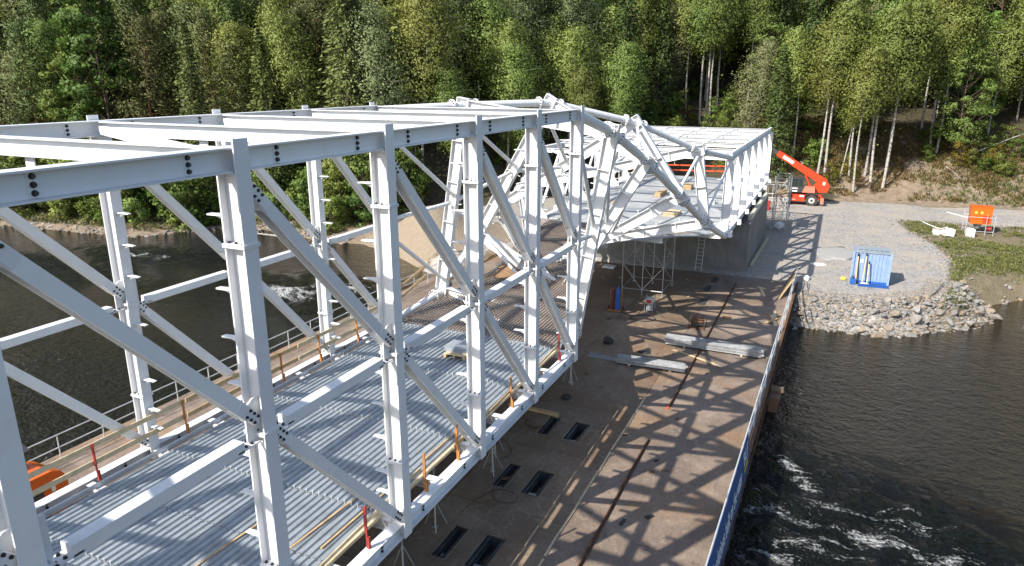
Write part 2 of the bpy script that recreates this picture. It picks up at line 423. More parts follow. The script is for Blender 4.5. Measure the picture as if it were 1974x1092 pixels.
GEDGE = np.array([(40, -13), (44, -15), (49.3, -16.5), (59.3, -17.8), (65, -17.1), (70, -15.6), (75.5, -15.0), (76.5, -60), (200, -60)], float)
def w_gravel(x, y):
    d = shore_d(x, y); h = hill_d(x, y); e = np.interp(x, GEDGE[:, 0], GEDGE[:, 1])
    return smooth01((d + 1) / 1.2) * smooth01((0.5 - h) / 2.0) * smooth01((y - e + 0.6) / 1.5) * smooth01((33 - y) / 3) * (1 - w_sand(x, y))
def w_grass(x, y):
    return smooth01((-14 - y) / 2) * smooth01((1.0 - hill_d(x, y)) / 2) * 0.9
def w_dirt(x, y):
    h = hill_d(x, y)
    return np.maximum(smooth01((-6 - y) / 6) * smooth01((26 - h) / 14) * smooth01((y + 46) / 8), 0.35 * smooth01((10 - h) / 6)) * smooth01((h + 2) / 2) + smooth01((y - 28) / 3) * smooth01((1.5 - h) / 2)
def w_sand(x, y):
    d = shore_d(x, y); left = smooth01((y - 14) / 3)
    return smooth01(1.7 - np.hypot((x - 50.5) / 6, (y - 24.5) / 6.5)) * left
xs = np.concatenate([np.arange(24, 92, 0.6), np.arange(92, 130, 1.5), np.arange(130, 330, 6)])
ys = np.concatenate([np.arange(-140, -44, 4), np.arange(-44, 40, 0.6), np.arange(40, 90, 1.2), np.arange(90, 221, 4)])
structure('ground', grid_mesh('ground', xs, ys, ground_z, dict(w_gravel=w_gravel, w_grass=w_grass, w_dirt=w_dirt, w_sand=w_sand), 'ground'))

def blob(x, y, cx, cy, rx, ry): return np.exp(-(((x - cx) / rx) ** 2 + ((y - cy) / ry) ** 2))
def foam(x, y):
    f = 0.85 * blob(x, y, 19.0, -9.0, 4.2, 2.5) + 0.85 * blob(x, y, 21.5, -12.2, 2.4, 2.6) + 0.6 * blob(x, y, 18.8, -13.8, 2.6, 2.4) + 0.9 * blob(x, y, 22.8, -7.7, 2.2, 1.0)
    f = f + 0.75 * blob(x, y, 19.0, -7.9, 5, 1.2) + 0.5 * blob(x, y, 13, -12, 5, 6)
    f = np.minimum(f, 1.03)
    f = f + 1.5 * blob(x, y, 33.6, 27.5, 2.6, 5) + 1.25 * blob(x, y, 37.5, 46, 2, 6) + 0.9 * blob(x, y, 31.5, 50, 1.6, 9) + 1.2 * blob(x, y, 37, 23.5, 1.8, 4)
    return np.clip(f, 0, 1.3)
def shallow(x, y):
    d = -shore_d(x, y); n = 0.6 + 0.4 * wob(x * .5, y * .5)
    return np.clip(np.exp(-d / 2.6) * n + 0.25 * blob(x, y, 28, 34, 14, 16) * n, 0, 1) * smooth01((1 - blob(x, y, 44, -7.5, 3, 2)))
def wave_z(x, y):
    f = foam(x, y)
    return ZW + 0.09 * f * np.sin(x * 2.6 + np.sin(y * 1.9) * 1.5 + y * 1.1) + 0.07 * f * np.sin(y * 3.7 + x * 1.3)
structure('river', grid_mesh('river', np.concatenate([np.arange(-90, -4, 4), np.arange(-4, 64.1, 0.35)]), np.concatenate([np.arange(-140, -34, 5), np.arange(-34, 60, 0.4), np.arange(60, 221, 4)]),
          wave_z, dict(foam=foam, shallow=shallow), 'river'))

# ------------------------------------------------------------------ work barge
BY0, BY1, BX0, BX1 = -6.95, 17.0, -14.0, 47.0
barge = thing('work_barge', (16, 4, ZW), 'rusty brown flat steel work barge lying under the white bridge', 'barge')
def edge(x): return -6.66 - 0.0115 * (x - 14)            # the barge lies a touch askew under the bridge
def edge_bar(m, x0, x1, off0, off1, z0, z1):
    m.add([(x, edge(x) + o, z) for z in (z0, z1) for o in (off0, off1) for x in (x0, x1)],
          [(0, 2, 3, 1), (4, 5, 7, 6), (0, 1, 5, 4), (2, 6, 7, 3), (0, 4, 6, 2), (1, 3, 7, 5)]); return m
hull = MB()
edge_bar(hull, BX0, BX1, 0, .06, -5.2, ZG - 0.004); hull.box(BX0, BX1, BY1 - 0.06, BY1, -5.2, ZG - 0.004)
hull.box(BX0, BX0 + 0.06, BY0 + 0.8, BY1 - 0.06, -5.2, ZG - 0.004); hull.box(BX1 - 0.06, BX1, BY0 + 0.06, BY1 - 0.06, -5.2, ZG - 0.004)
hull.box(BX0 + 0.06, BX1 - 0.06, -6.2, BY1 - 0.06, -4.4, -4.3)
part('hull', hull, 'barge_hull', barge)
for i in range(60):
    x = BX0 + 0.7 + i * 1.0
    part('fender_rib', MB().box(x, x + 0.1, edge(x) - .09, edge(x) - .005, -4.3, ZG - 0.05), 'rusty_steel', barge)
part('rubbing_strake', edge_bar(MB(), BX0, BX1, -.12, -.003, ZG - 0.047, ZG + 0.05), 'rusty_steel', barge)
part('rubbing_strake', edge_bar(MB(), BX0, BX1, -.12, -.092, -3.9, -3.78), 'rusty_steel', barge)
ye = edge(28.7)
hb = MB(); hb.prism([(ye - 0.62, -3.75), (ye - 0.13, -3.75), (ye - 0.13, -4.8), (ye - 0.5, -4.8)], 0, 28.2, 29.2)
fb = part('side_box', hb, 'barge_hull', barge)
part('top_beam', MB().box(28.9, 29.3, ye - 0.7, ye - 0.13, -3.745, -3.6), 'timber_dark', fb)
# deck plates, with gaps; hatch wells cut into the row under the bridge edge
HATCH = []
for hx in (6.95, 11.07, 15.2, 19.3):
    HATCH += [(hx, hx + 1.6, 0.68, 1.14), (hx, hx + 1.6, -0.62, 0.02)]
PLX = [-14, -6, 2, 5.9, 10.0, 14.1, 18.2, 22.3, 28.5, 34.5, 40.6, 47.0]
PLY = [(-6.95, -2.0, 'barge_deck_outer'), (-2.0, 2.2, 'barge_deck_inner'), (2.2, 9.5, 'barge_deck_inner'), (9.5, 17.0, 'barge_deck_outer')]
def plate(x0, x1, y0, y1, z, holes):
    m = MB(); g = 0.012; x0 += g; x1 -= g; y0 += g; y1 -= g
    cx = sorted({x0, x1} | {v for h in holes for v in h[:2] if x0 < v < x1}); cy = sorted({y0, y1} | {v for h in holes for v in h[2:] if y0 < v < y1})
    idx = {}; vs = []; fs = []
    def vi(x, y, zz):
        if (x, y, zz) not in idx: idx[(x, y, zz)] = len(vs); vs.append((x, y, zz))
        return idx[(x, y, zz)]
    def solid(i, j):
        if not (0 <= i < len(cx) - 1 and 0 <= j < len(cy) - 1): return False
        mx, my = (cx[i] + cx[i + 1]) / 2, (cy[j] + cy[j + 1]) / 2
        return not any(h[0] < mx < h[1] and h[2] < my < h[3] for h in holes)
    t = z - 0.03
    for i in range(len(cx) - 1):
        for j in range(len(cy) - 1):
            if not solid(i, j): continue
            a, b, c, d = cx[i], cx[i + 1], cy[j], cy[j + 1]
            fs.append((vi(a, c, z), vi(b, c, z), vi(b, d, z), vi(a, d, z)))
            for (ni, nj, p, q) in ((i - 1, j, (a, d), (a, c)), (i + 1, j, (b, c), (b, d)), (i, j - 1, (a, c), (b, c)), (i, j + 1, (b, d), (a, d))):
                if not solid(ni, nj): fs.append((vi(*p, z), vi(*q, z), vi(*q, t), vi(*p, t)))
    return m.add(vs, fs)
random.seed(3)
for y0, y1, mt in PLY:
    for x0, x1 in zip(PLX[:-1], PLX[1:]):
        hs = [h for h in HATCH if x0 < h[0] < x1 and y0 < h[2] < y1]
        z = ZG + (0.012 if y0 == -6.95 else 0.0) + random.uniform(-0.004, 0.004)
        if y0 == -6.95:
            q0, q1 = x0 + .012, x1 - .012
            m = MB().prism([(q0, edge(q0)), (q1, edge(q1)), (q1, y1 - .012), (q0, y1 - .012)], 2, z - .03, z)
        else: m = plate(x0, x1, y0, y1, z, hs)
        part('deck_plate', m, mt, barge)
for x0, x1, y0, y1 in HATCH:
    w = MB(); e = 0.02
    w.box(x0 - e, x1 + e, y0 - e, y1 + e, ZG - 0.62, ZG - 0.58)
    w.box(x0 - e, x0, y0 - e, y1 + e, ZG - 0.58, ZG - 0.035); w.box(x1, x1 + e, y0 - e, y1 + e, ZG - 0.58, ZG - 0.035)
    w.box(x0, x1, y0 - e, y0, ZG - 0.58, ZG - 0.035); w.box(x0, x1, y1, y1 + e, ZG - 0.58, ZG - 0.035)
    hw = part('hatch_well', w, 'dark_steel', barge)
    for yy in (y0 + 0.09, y1 - 0.09): part('channel', MB().ibeam((x0 + .01, yy, ZG - 0.16), (x1 - .01, yy, ZG - 0.16), (0, 0, 1), 0.22, 0.09, 0.015, 0.012), 'dark_steel', hw)
    for (a0, a1, b0, b1) in ((x0 - .07, x1 + .07, y0 - .07, y0 - .004), (x0 - .07, x1 + .07, y1 + .004, y1 + .07), (x0 - .07, x0 - .004, y0 - .004, y1 + .004), (x1 + .004, x1 + .07, y0 - .004, y1 + .004)):
        part('rim', MB().box(a0, a1, b0, b1, ZG + .006, ZG + .016), 'barge_deck_outer', hw)
    part('cross_bar', MB().box(x0 + 0.3, x0 + 0.42, y0 + 0.14, y1 - 0.14, ZG - 0.3, ZG - 0.2), 'scaffold_steel', hw)
    part('debris', MB().box(x0 + 0.7, x0 + 1.15, y0 + 0.16, y1 - 0.2, ZG - 0.57, ZG - 0.42), 'rusty_steel', hw)
for (x0, x1, y) in ((6.0, 20.6, -3.09), (23.9, 44.9, -3.2)):
    r = MB().box(x0, x1, y - 0.07, y + 0.07, ZG + 0.012, ZG + 0.03); r.box(x0, x1, y - 0.012, y + 0.012, ZG + 0.03, ZG + 0.14)
    part('skid_rail', r, 'rusty_steel', barge)
part('end_stop', MB().box(23.6, 23.88, -3.2, -3.1, ZG + 0.015, ZG + 0.05), 'tape_red', barge)
random.seed(9)
x = 10.5
while x < 24:
    L = random.uniform(1.2, 2.4); part('seam_batten', MB().bar((x, -2.0 + random.uniform(-.02, .02), ZG + 0.035), (x + L, -2.0 + random.uniform(-.02, .02), ZG + 0.035), (0, 1, 0), 0.07, 0.03), 'timber_pale', barge); x += L + random.uniform(0, .15)
for x0, L in ((11.3, .9), (12.6, 1.1), (15.0, .6), (16.3, 1.0), (18.6, .8), (20.3, .9), (21.9, 0.7)):
    part('seam_batten', MB().box(x0, x0 + L, -1.28, -1.24, ZG + 0.01, ZG + 0.022), 'timber_pale', barge)
part('cover_sheet', MB().box(23.2, 24.1, -1.9, -1.1, ZG + 0.006, ZG + 0.016), 'barge_deck_inner', barge)

def railing(name, yf, x0, x1, step, label):
    t = thing(name, ((x0 + x1) / 2, yf((x0 + x1) / 2), ZG), label, 'railing')
    n = int(round((x1 - x0) / step))
    for i in range(n + 1):
        x = x0 + (x1 - x0) * i / n; part('post', MB().tube((x, yf(x), ZG + 0.01), (x, yf(x), ZG + 1.05), 0.024, 8), 'galvanised_light', t, True)
    for z in (0.55, 1.05): part('rail', MB().tube((x0, yf(x0), ZG + z), (x1, yf(x1), ZG + z), 0.026, 8), 'galvanised_light', t, True)
    return t
railing('safety_railing', lambda x: edge(x) + .05, -8.0, 46.6, 2.1, 'galvanised two-bar railing along the barge edge above the right water')
railing('safety_railing', lambda x: 16.45, 3.0, 45.0, 1.75, 'galvanised two-bar railing seen behind the truss on the far left barge edge')
# banner on the outside of the railing
bn = thing('banner', (16, edge(16), ZG), 'blue banner with white lettering hung on the outside of the barge railing', 'banner')
b = MB(); n = 36; BA, BB = 11.6, 20.9
for i in range(n + 1):
    x = BA + (BB - BA) * i / n; dy = 0.012 * math.sin(x * 3.1) + 0.008 * math.sin(x * 7)
    zt = ZG + 1.06 - 0.012 * (1 - math.cos(x * 3)); zb = ZG - 0.30 + 0.05 * math.sin(x * 2.3)
    if i == n: zb = ZG + 0.0
    e = edge(x)
    b.v += [(x, e + .012 + dy * .3, zt), (x, e - .14 + dy, zb), (x, e - .128 + dy, zb), (x, e + .022 + dy * .3, zt)]
for i in range(n):
    o = i * 4
    for j in range(4): b.f.append((o + j, o + (j + 1) % 4, o + 4 + (j + 1) % 4, o + 4 + j))
b.f += [(0, 1, 2, 3), (n * 4 + 3, n * 4 + 2, n * 4 + 1, n * 4)]
part('cloth', b, 'banner_blue', bn, True)
def on_banner(x, z): return (x, edge(x) + .012 - .152 * (ZG + 1.06 - z) / 1.36 - .035, z)
BD = (1, -.0115, 0); BU = (0, .152, 1.36)
lettering('Cool solutions built on the water', 0.80, 'print_white', bn, on_banner(12.3, ZG + .12), BD, BU, 6.5)
lettering('BLF', 0.72, 'print_white', bn, on_banner(19.3, ZG + .42), BD, BU, 1.1)
q0, q1 = Vector(on_banner(19.4, ZG + .22)), Vector(on_banner(20.3, ZG + .22))
part('logo_bar', MB().bar(q0, q1, (0, .11, 1), .13, .01), 'print_yellow', bn)

# ------------------------------------------------------------------ abutment
ab = thing('abutment', (52, 3, ZG), 'grey concrete abutment carrying the far end of the white bridge', 'abutment')
part('front_wall', MB().box(48.3, 49.1, -1.6, 11.0, ZG - 0.8, 0.45), 'concrete', ab)
part('side_wall', MB().box(48.3, 62.2, -3.44, -2.95, ZG - 0.8, 0.55).box(48.3, 49.0, -2.95, -1.602, ZG - 0.8, 0.55), 'concrete', ab)
part('side_wall', MB().box(49.1, 62.2, 10.4, 11.0, ZG - 0.8, 0.45), 'concrete', ab)
part('bearing_slab', MB().box(49.1, 66, -2.9, 10.35, ZG, 0.40), 'concrete', ab)
for x0, x1 in ((49.6, 53.7), (53.73, 57.8), (57.83, 62.0)):
    part('edge_board', MB().box(x0, x1, -3.40, -3.12, 0.553, 0.93), 'board_cream', ab)
part('edge_angle', MB().box(48.3, 62, -3.02, -2.96, 0.555, 0.70), 'dark_steel', ab)

# ------------------------------------------------------------------ bridge
BR = thing('steel_truss_bridge', (20, 4.3, 0), 'large white painted steel truss bridge twisting between two box ends', 'bridge')
WY, ZT, PX = 8.57, 9.68, 4.0
XS = [-4, 0, 4, 8, 12, 16, 20]
WP = 'white_paint'
_me = {}
def shared(key, fn, mat, smooth=False):
    if key not in _me:
        m = MB(); fn(m); _me[key] = m.mesh(key.split(':')[0], mat, (0, 0, 0), smooth)
    return _me[key]
def sub(name, key, fn, mat, parent, pos, rotz=0.0):
    o = link(name, shared(key, fn, mat), parent); base = root_of(parent).location
    o.location = Vector(pos) - base; o.rotation_euler = (0, 0, rotz); return o
def hexbolt(m, c, d, r=0.03, h=0.03):
    c, d = Vector(c), Vector(d); m.tube(c - d * 0.005, c + d * 0.012, r * 1.35, 8); m.tube(c + d * 0.012, c + d * h, r, 6)
def peg(m):                                              # stands out along +Y
    m.add([(-.07, 0, 0), (.07, 0, 0), (.05, .42, -.01), (-.05, .42, -.01), (-.07, 0, .03), (.07, 0, .03), (.05, .42, .014), (-.05, .42, .014)],
          [(0, 3, 2, 1), (4, 5, 6, 7), (0, 1, 5, 4), (1, 2, 6, 5), (2, 3, 7, 6), (3, 0, 4, 7)])
    m.add([(-.008, 0, -.11), (.008, 0, -.11), (.008, .30, -.012), (-.008, .30, -.012), (-.008, 0, -.001), (.008, 0, -.001), (.008, .30, -.011), (-.008, .30, -.011)],
          [(0, 3, 2, 1), (4, 5, 6, 7), (0, 1, 5, 4), (1, 2, 6, 5), (2, 3, 7, 6), (3, 0, 4, 7)])
def splice(m): m.box(-.175, .175, -.235, .235, -.032, -.002).box(-.175, .175, -.235, .235, .002, .032)
def splice_bolts(m):
    for x in (-.10, .10):
        for y in (-.14, 0, .14): hexbolt(m, (x, y, .032), (0, 0, 1), .022, .035)
def chord_plate(m): m.box(-.07, .07, -.02, .02, -.158, .158)
def chord_bolts(m):
    for z in (-.1, 0, .1): hexbolt(m, (-.0, -.02, z), (0, -1, 0), .030, .04); hexbolt(m, (0, .02, z), (0, 1, 0), .030, .04)
def gusset(m): m.prism([(-.34, -.36), (-.15, -.42), (.15, -.42), (.34, -.25), (.34, .36), (.15, .42), (-.15, .42), (-.34, .3)], 1, -.016, .016)
def column(x, y, s):
    m = MB().ibeam((x, y, 0.0), (x, y, 9.14), (0, 1, 0), 0.42, 0.30, 0.03, 0.03)
    yo = y - s * 0.195; m.box(x - .15, x + .15, yo - .015, yo + .015, 9.14, ZT)
    c = part('column', m, WP, BR)
    for z in (2.0, 4.72, 8.0):
        sub('splice_plate', 'splice_plate', splice, WP, c, (x, y, z)); sub('bolts', 'bolts:s', splice_bolts, 'bolt_steel', c, (x, y, z))
    for z in (1.05, 1.6, 2.5, 3.35, 4.15, 5.5, 6.35, 7.2, 8.45):
        sub('bracket', 'bracket', peg, WP, c, (x, y + s * 0.21, z), 0 if s > 0 else math.pi)
    yi = y + s * .015; cap = MB().box(x - .19, x + .19, yi - .19, yi + .22, 9.142, 9.166)
    part('cap_plate', cap, WP, c)
    return c
def diag(p0, p1, y, s, w=0.225, d=0.26):
    """flat-faced diagonal between two nodes of a truss plane at y; s = inner side"""
    o = part('diagonal', MB().ibeam(p0, p1, (0, 1, 0), d, w, 0.022, 0.02), WP, BR)
    a, b_ = Vector(p0), Vector(p1); u = (b_ - a).normalized(); t = Vector((-u.z, 0, u.x))
    k2 = MB()
    for e, sg in ((a, 1), (b_, -1)):
        part('end_plate', MB().bar(e - u * sg * 0.22, e + u * sg * 0.34, (0, 1, 0), d + 0.03, w * 0.82), WP, o)
        for i in (-0.13, -0.02, 0.09):
            for j in (-.06, .06):
                q = e + u * sg * i + t * j
                for f in (-1, 1): hexbolt(k2, q + Vector((0, f * (d + .03) / 2, 0)), (0, f, 0), .021, .03)
    part('bolts', k2, 'bolt_steel', o)['kind'] = 'stuff'
    return o
for side, (y, s) in enumerate(((0.0, 1), (WY, -1))):
    for x in XS: column(x, y, s)
    for x in XS:
        for sx in (-1, 1):
            if (x == 20 and sx > 0): continue
        sub('gusset_plate', 'gusset_plate', gusset, WP, BR, (x, y, 4.95))
    for x in [-8] + XS[:-1]:
        xa = x + 0.001; xb = x + PX - 0.001
        for nm, zc in (('top_chord', 9.36), ('bottom_chord', 0.19)):
            c = part(nm, MB().ibeam((xa, y, zc), (xb, y, zc), (0, 0, 1), 0.38, 0.30, 0.028, 0.02), WP, BR)
            for xx in (x + 0.95, x + PX - 0.85):
                sub('splice_plate', 'chord_splice', chord_plate, WP, c, (xx, y, zc)); sub('bolts', 'bolts:c', chord_bolts, 'bolt_steel', c, (xx, y, zc))
                if nm == 'bottom_chord':
                    pass
        if x < -4: continue
        diag((x + 0.30, y, 8.78), (x + PX - 0.32, y, 5.15), y, s)
        diag((x + 0.32, y, 4.50), (x + PX - 0.30, y, 0.72), y, s)
        tb = part('tie_beam', MB().bar((x + 0.52, y, 4.66), (x + PX - 0.52, y, 4.66), (0, 1, 0), 0.24, 0.20), WP, BR)
        kb = MB()
        for q, sg in ((x + 0.16, 1), (x + PX - 0.16, -1)):
            part('end_plate', MB().box(min(q, q + sg * .5), max(q, q + sg * .5), y - .12, y + .12, 4.585, 4.615), WP, tb)
            for i in (.15, .28):
                for j in (-.07, .07): hexbolt(kb, (q + sg * i, y + j, 4.615), (0, 0, 1), .022, .035)
        part('bolts', kb, 'bolt_steel', tb)['kind'] = 'stuff'
# roof grid and floor beams of the near box
for x in [-8] + XS:
    rb = part('roof_beam', MB().ibeam((x, 0.16, 9.36), (x, WY - 0.16, 9.36), (0, 0, 1), 0.34, 0.24, 0.025, 0.018), WP, BR)
    for yy in (2.2, 3.6, 5.0, 6.4):
        part('hanger_plate', MB().box(x - .012, x + .012, yy - .13, yy + .13, 8.98, 9.187), WP, rb)
    if x < 20: part('roof_brace', MB().bar((x + PX - .14, WY - .3, 9.33), (x + .14, 0.3, 9.33), (0, 0, 1), 0.20, 0.14), WP, BR)
for i in range(15):
    x = -8 + i * 2
    fb = part('floor_beam', MB().ibeam((x, 0.16, 0.17), (x, WY - 0.16, 0.17), (0, 0, 1), 0.30, 0.20, 0.02, 0.015), WP, BR)
# trapezoidal floor sheets
def sheet(m, L=1.988, pitch=0.2, n=4, h=0.05):
    prof = []
    for i in range(n):
        b0 = i * pitch; prof += [(b0, 0), (b0 + .07, 0), (b0 + .095, h), (b0 + .175, h)]
    prof.append((n * pitch, 0)); k_ = len(prof); vs = []
    for xx in (0.006, L):
        for (yy, zz) in prof: vs.append((xx, yy, zz))
    m.add(vs, [(i, i + 1, k_ + i + 1, k_ + i) for i in range(k_ - 1)])
def studs(m):
    for i in range(38): m.tube((0, 0.04 + i * 0.2 + 0.0, 0), (0, 0.04 + i * 0.2, .10), .014, 6); m.tube((0, 0.04 + i * 0.2, .10), (0, 0.04 + i * 0.2, .12), .022, 6)
sh_me = MB(); sheet(sh_me); sh_mesh = sh_me.mesh('floor_sheet', 'galvanised')
random.seed(4)
for i in range(14):
    for j in range(9):
        o = link('floor_sheet', sh_mesh, BR); o.location = Vector((-8 + i * 2, 0.62 + j * 0.8, 0.345 + random.uniform(0, .004))) - BR.location
        if j == 8: o.scale = (1, .93, 1)
for x in (0, 4, 8, 12, 16, 19.85):
    sub('stud_row', 'stud_row', studs, 'galvanised_light', BR, (x, 0.62, 0.348))
part('edge_trim', MB().box(-8, 20, 0.52, 0.60, 0.33, 0.42), 'timber_pale', BR)
part('edge_trim', MB().box(-8, 20, 7.99, 8.05, 0.33, 0.44), 'galvanised_light', BR)
# ---- the twist: five bays, four turned frames
ST = [20, 24, 28, 32, 36, 40]
TR = [(0.0, 9.36), (-0.10, 8.50), (-0.62, 6.93), (-1.49, 4.77), (-2.15, 2.74), (-2.75, 1.25)]
TL = [(WY, 9.36), (6.75, 9.45), (4.25, 9.50), (1.10, 8.45), (-1.52, 6.78), (-2.75, 6.05)]
ANG = [0, 9.0, 30, 57.5, 76, 90]
HS = [9.17, 8.85, 7.8, 9.3, 11.0, 12.45]
BRc, BLc = [], []
for (a, b, t, h) in zip(TR, TL, ANG, HS):
    dv = (math.sin(RAD(t)) * h, -math.cos(RAD(t)) * h); BRc.append((a[0] + dv[0], a[1] + dv[1])); BLc.append((b[0] + dv[0], b[1] + dv[1]))
BRc[0] = (0, 0.19); BLc[0] = (WY, 0.19); BRc[5] = (9.7, 1.25); BLc[5] = (9.7, 6.05)
P3 = lambda i, q: Vector((ST[i], q[0], q[1]))
TP = 'grey_tube_paint'
def frame_member(i, a, b, ext0=.34, ext1=.30, w=.52):
    A, B = P3(i, a), P3(i, b); u = (B - A).normalized(); A -= u * ext0; B += u * ext1
    side = u.cross(Vector((1, 0, 0)))
    o = part('frame_member', MB().ibeam(A, B, side, 0.56, 0.34, 0.03, 0.03), WP, BR)
    st = MB(); L = (B - A).length; nst = max(2, int(L / 1.7))
    for q in range(nst + 1):
        c = A + u * (0.02 + (L - 0.04) * q / nst)
        st.bar(c - u * .012, c + u * .012, side, .498, .33)
    part('stiffener', st, WP, o)
    return o
for i in (1, 2, 3, 4):
    R_ = frame_member(i, TR[i], BRc[i]); L_ = frame_member(i, TL[i], BLc[i])
    frame_member(i, TL[i], TR[i], -.28, -.28); frame_member(i, BLc[i], BRc[i], -.28, -.28)
    for fm, a, b in ((R_, TR[i], BRc[i]), (L_, TL[i], BLc[i])):
        A, B = P3(i, a), P3(i, b); L = (B - A).length; u = (B - A) / L; side = u.cross(Vector((1, 0, 0)))
        if fm is R_: side = -side
        inward = (P3(i, TL[i]) - P3(i, TR[i])).normalized() * (1 if fm is R_ else -1)
        for q in range(1, 8):
            c = A + u * (L * q / 8)
            part('bracket', MB().bar(c + inward * .22, c + inward * .5, (1, 0, 0), .13, .02, .09, .02), WP, fm)
def tube_run(p, q, r=0.15, fl=True, name='corner_tube', e0=0.0, e1=0.0, ends=(True, True)):
    u = (q - p).normalized(); a, b = p + u * e0, q - u * e1
    o = part(name, MB().tube(a, b, r, 16), TP, BR, True)
    if fl:
        kb = MB()
        for e, on in ((p + u * 0.62, ends[0]), (q - u * 0.62, ends[1])):
            if not on: continue
            part('flange', MB().tube(e - u * .045, e - u * .008, r * 1.75, 18).tube(e + u * .008, e + u * .045, r * 1.75, 18).tube(e - u * .008, e + u * .008, r * 1.5, 18), TP, o, True)
            s1 = u.cross(Vector((0, 0, 1))).normalized(); s2 = u.cross(s1)
            for t in range(12):
                w = s1 * math.cos(t * math.pi / 6) * r * 1.35 + s2 * math.sin(t * math.pi / 6) * r * 1.35
                kb.tube(e + u * -.085 + w * 1.07, e + u * .085 + w * 1.07, .03, 5)
        part('bolts', kb, 'bolt_steel', o)['kind'] = 'stuff'
    return o
for i in range(5):
    for chain in (TR, TL, BRc, BLc):
        tube_run(P3(i, chain[i]), P3(i + 1, chain[i + 1]), 0.19 if chain in (TR, BRc) else 0.165, ends=(i > 0, i < 4))
    # braces in the faces, same pattern as the straight trusses
    def side_pt(j, c0, c1, t): return P3(j, c0[j]).lerp(P3(j, c1[j]), t)
    for c0, c1 in ((TR, BRc), (TL, BLc)):
        for p, q in ((side_pt(i, c0, c1, .06), side_pt(i + 1, c0, c1, .46)), (side_pt(i, c0, c1, .54), side_pt(i + 1, c0, c1, .93)), (side_pt(i, c0, c1, .5), side_pt(i + 1, c0, c1, .5))):
            u = (q - p).normalized(); o = part('brace', MB().tube(p + u * .25, q - u * .25, .095, 12), TP, BR, True)
            part('lug', MB().bar(p + u * .05, p + u * .45, (1, .3, 0), .02, .2).bar(q - u * .45, q - u * .05, (1, .3, 0), .02, .2), WP, o)
    for c0, c1 in ((TL, TR), (BLc, BRc)):
        p, q = side_pt(i + 1, c0, c1, .06), side_pt(i, c0, c1, .94)
        u = (q - p).normalized(); part('brace', MB().tube(p + u * .25, q - u * .25, .075, 12), TP, BR, True)
# ---- far box
FX = [40 + 26 * i / 6 for i in range(7)]
FY0, FY1, FZ0, FZ1 = -2.75, 9.7, 1.25, 6.05
for y, s in ((FY0, 1), (FY1, -1)):
    for i, x in enumerate(FX):
        c = part('column', MB().ibeam((x, y, FZ0 + .16), (x, y, FZ1 - .16), (0, 1, 0), 0.50, 0.26, 0.03, 0.03), WP, BR)
        for z in (2.0, 2.9, 3.8, 4.7):
            sub('bracket', 'bracket', peg, WP, c, (x, y + s * .25, z), 0 if s > 0 else math.pi)
        part('gusset_plate', MB().prism([(y - .24, FZ0 + .95), (y - .22, FZ0 + .17), (y + s * .75, FZ0 + .17), (y + s * .70, FZ0 + .32), (y + s * .24, FZ0 + .95)], 0, x - .16, x - .135), WP, c)
        # bearing seat standing out under the outer side
        st = MB().box(x - .3, x + .3, y - s * .5, y - s * .27, FZ0 - .02, FZ0 + .03); st.box(x - .22, x - .18, y - s * .46, y - s * .27, FZ0 + .03, FZ0 + .32); st.box(x + .18, x + .22, y - s * .46, y - s * .27, FZ0 + .03, FZ0 + .32)
        part('bearing_seat', st, WP, c)
        if i < 6:
            x2 = FX[i + 1]
            part('diagonal', MB().tube((x2 - .2, y, FZ1 - .3), (x + .25, y, FZ0 + .45), .10, 12), TP, BR, True)
    part('top_chord', MB().ibeam((FX[0] - .1, y, FZ1), (FX[-1] + .2, y, FZ1), (0, 0, 1), 0.30, 0.30, .025, .02), WP, BR)
    part('bottom_chord', MB().ibeam((FX[0] - .1, y, FZ0), (FX[-1] + .2, y, FZ0), (0, 0, 1), 0.30, 0.34, .025, .02), WP, BR)
tc = part('crown_rail', MB().bar((FX[0], FY0, FZ1 + .26), (FX[-1] + .25, FY0, FZ1 + .26), (0, 1, 0), .16, .05), WP, BR)
for x in FX: part('bracket', MB().box(x - .03, x + .03, FY0 - .09, FY0 + .09, FZ1 + .15, FZ1 + .235), WP, tc)
for i in range(13):
    x = 40 + 26 * i / 12
    if i % 2 == 0:
        rb = part('roof_beam', MB().ibeam((x, FY0 + .16, FZ1 - .02), (x, FY1 - .16, FZ1 - .02), (0, 0, 1), 0.28, 0.22, .02, .016), WP, BR)
        for yy in (0.3, 3.3, 6.4):
            if i < 12: part('purlin', MB().box(x + .12, x + 26 / 6 - .12, yy - .04, yy + .04, FZ1 + .0, FZ1 + .1), WP, rb)
    part('floor_beam', MB().ibeam((x, FY0 + .18, FZ0 - .05), (x, FY1 - .18, FZ0 - .05), (0, 0, 1), 0.30, 0.2, .02, .016), WP, BR)
for i in range(12):
    x = 40 + 26 * i / 12
    for j, (ya, yb) in enumerate(((-2.4, .6), (.62, 3.6), (3.62, 6.6), (6.62, 9.4))):
        part('floor_slab', MB().box(x + .02, x + 26 / 12 - .02, ya, yb, FZ0 + .12, FZ0 + .18), 'deck_grey' if (i + j) % 4 else 'galvanised', BR)
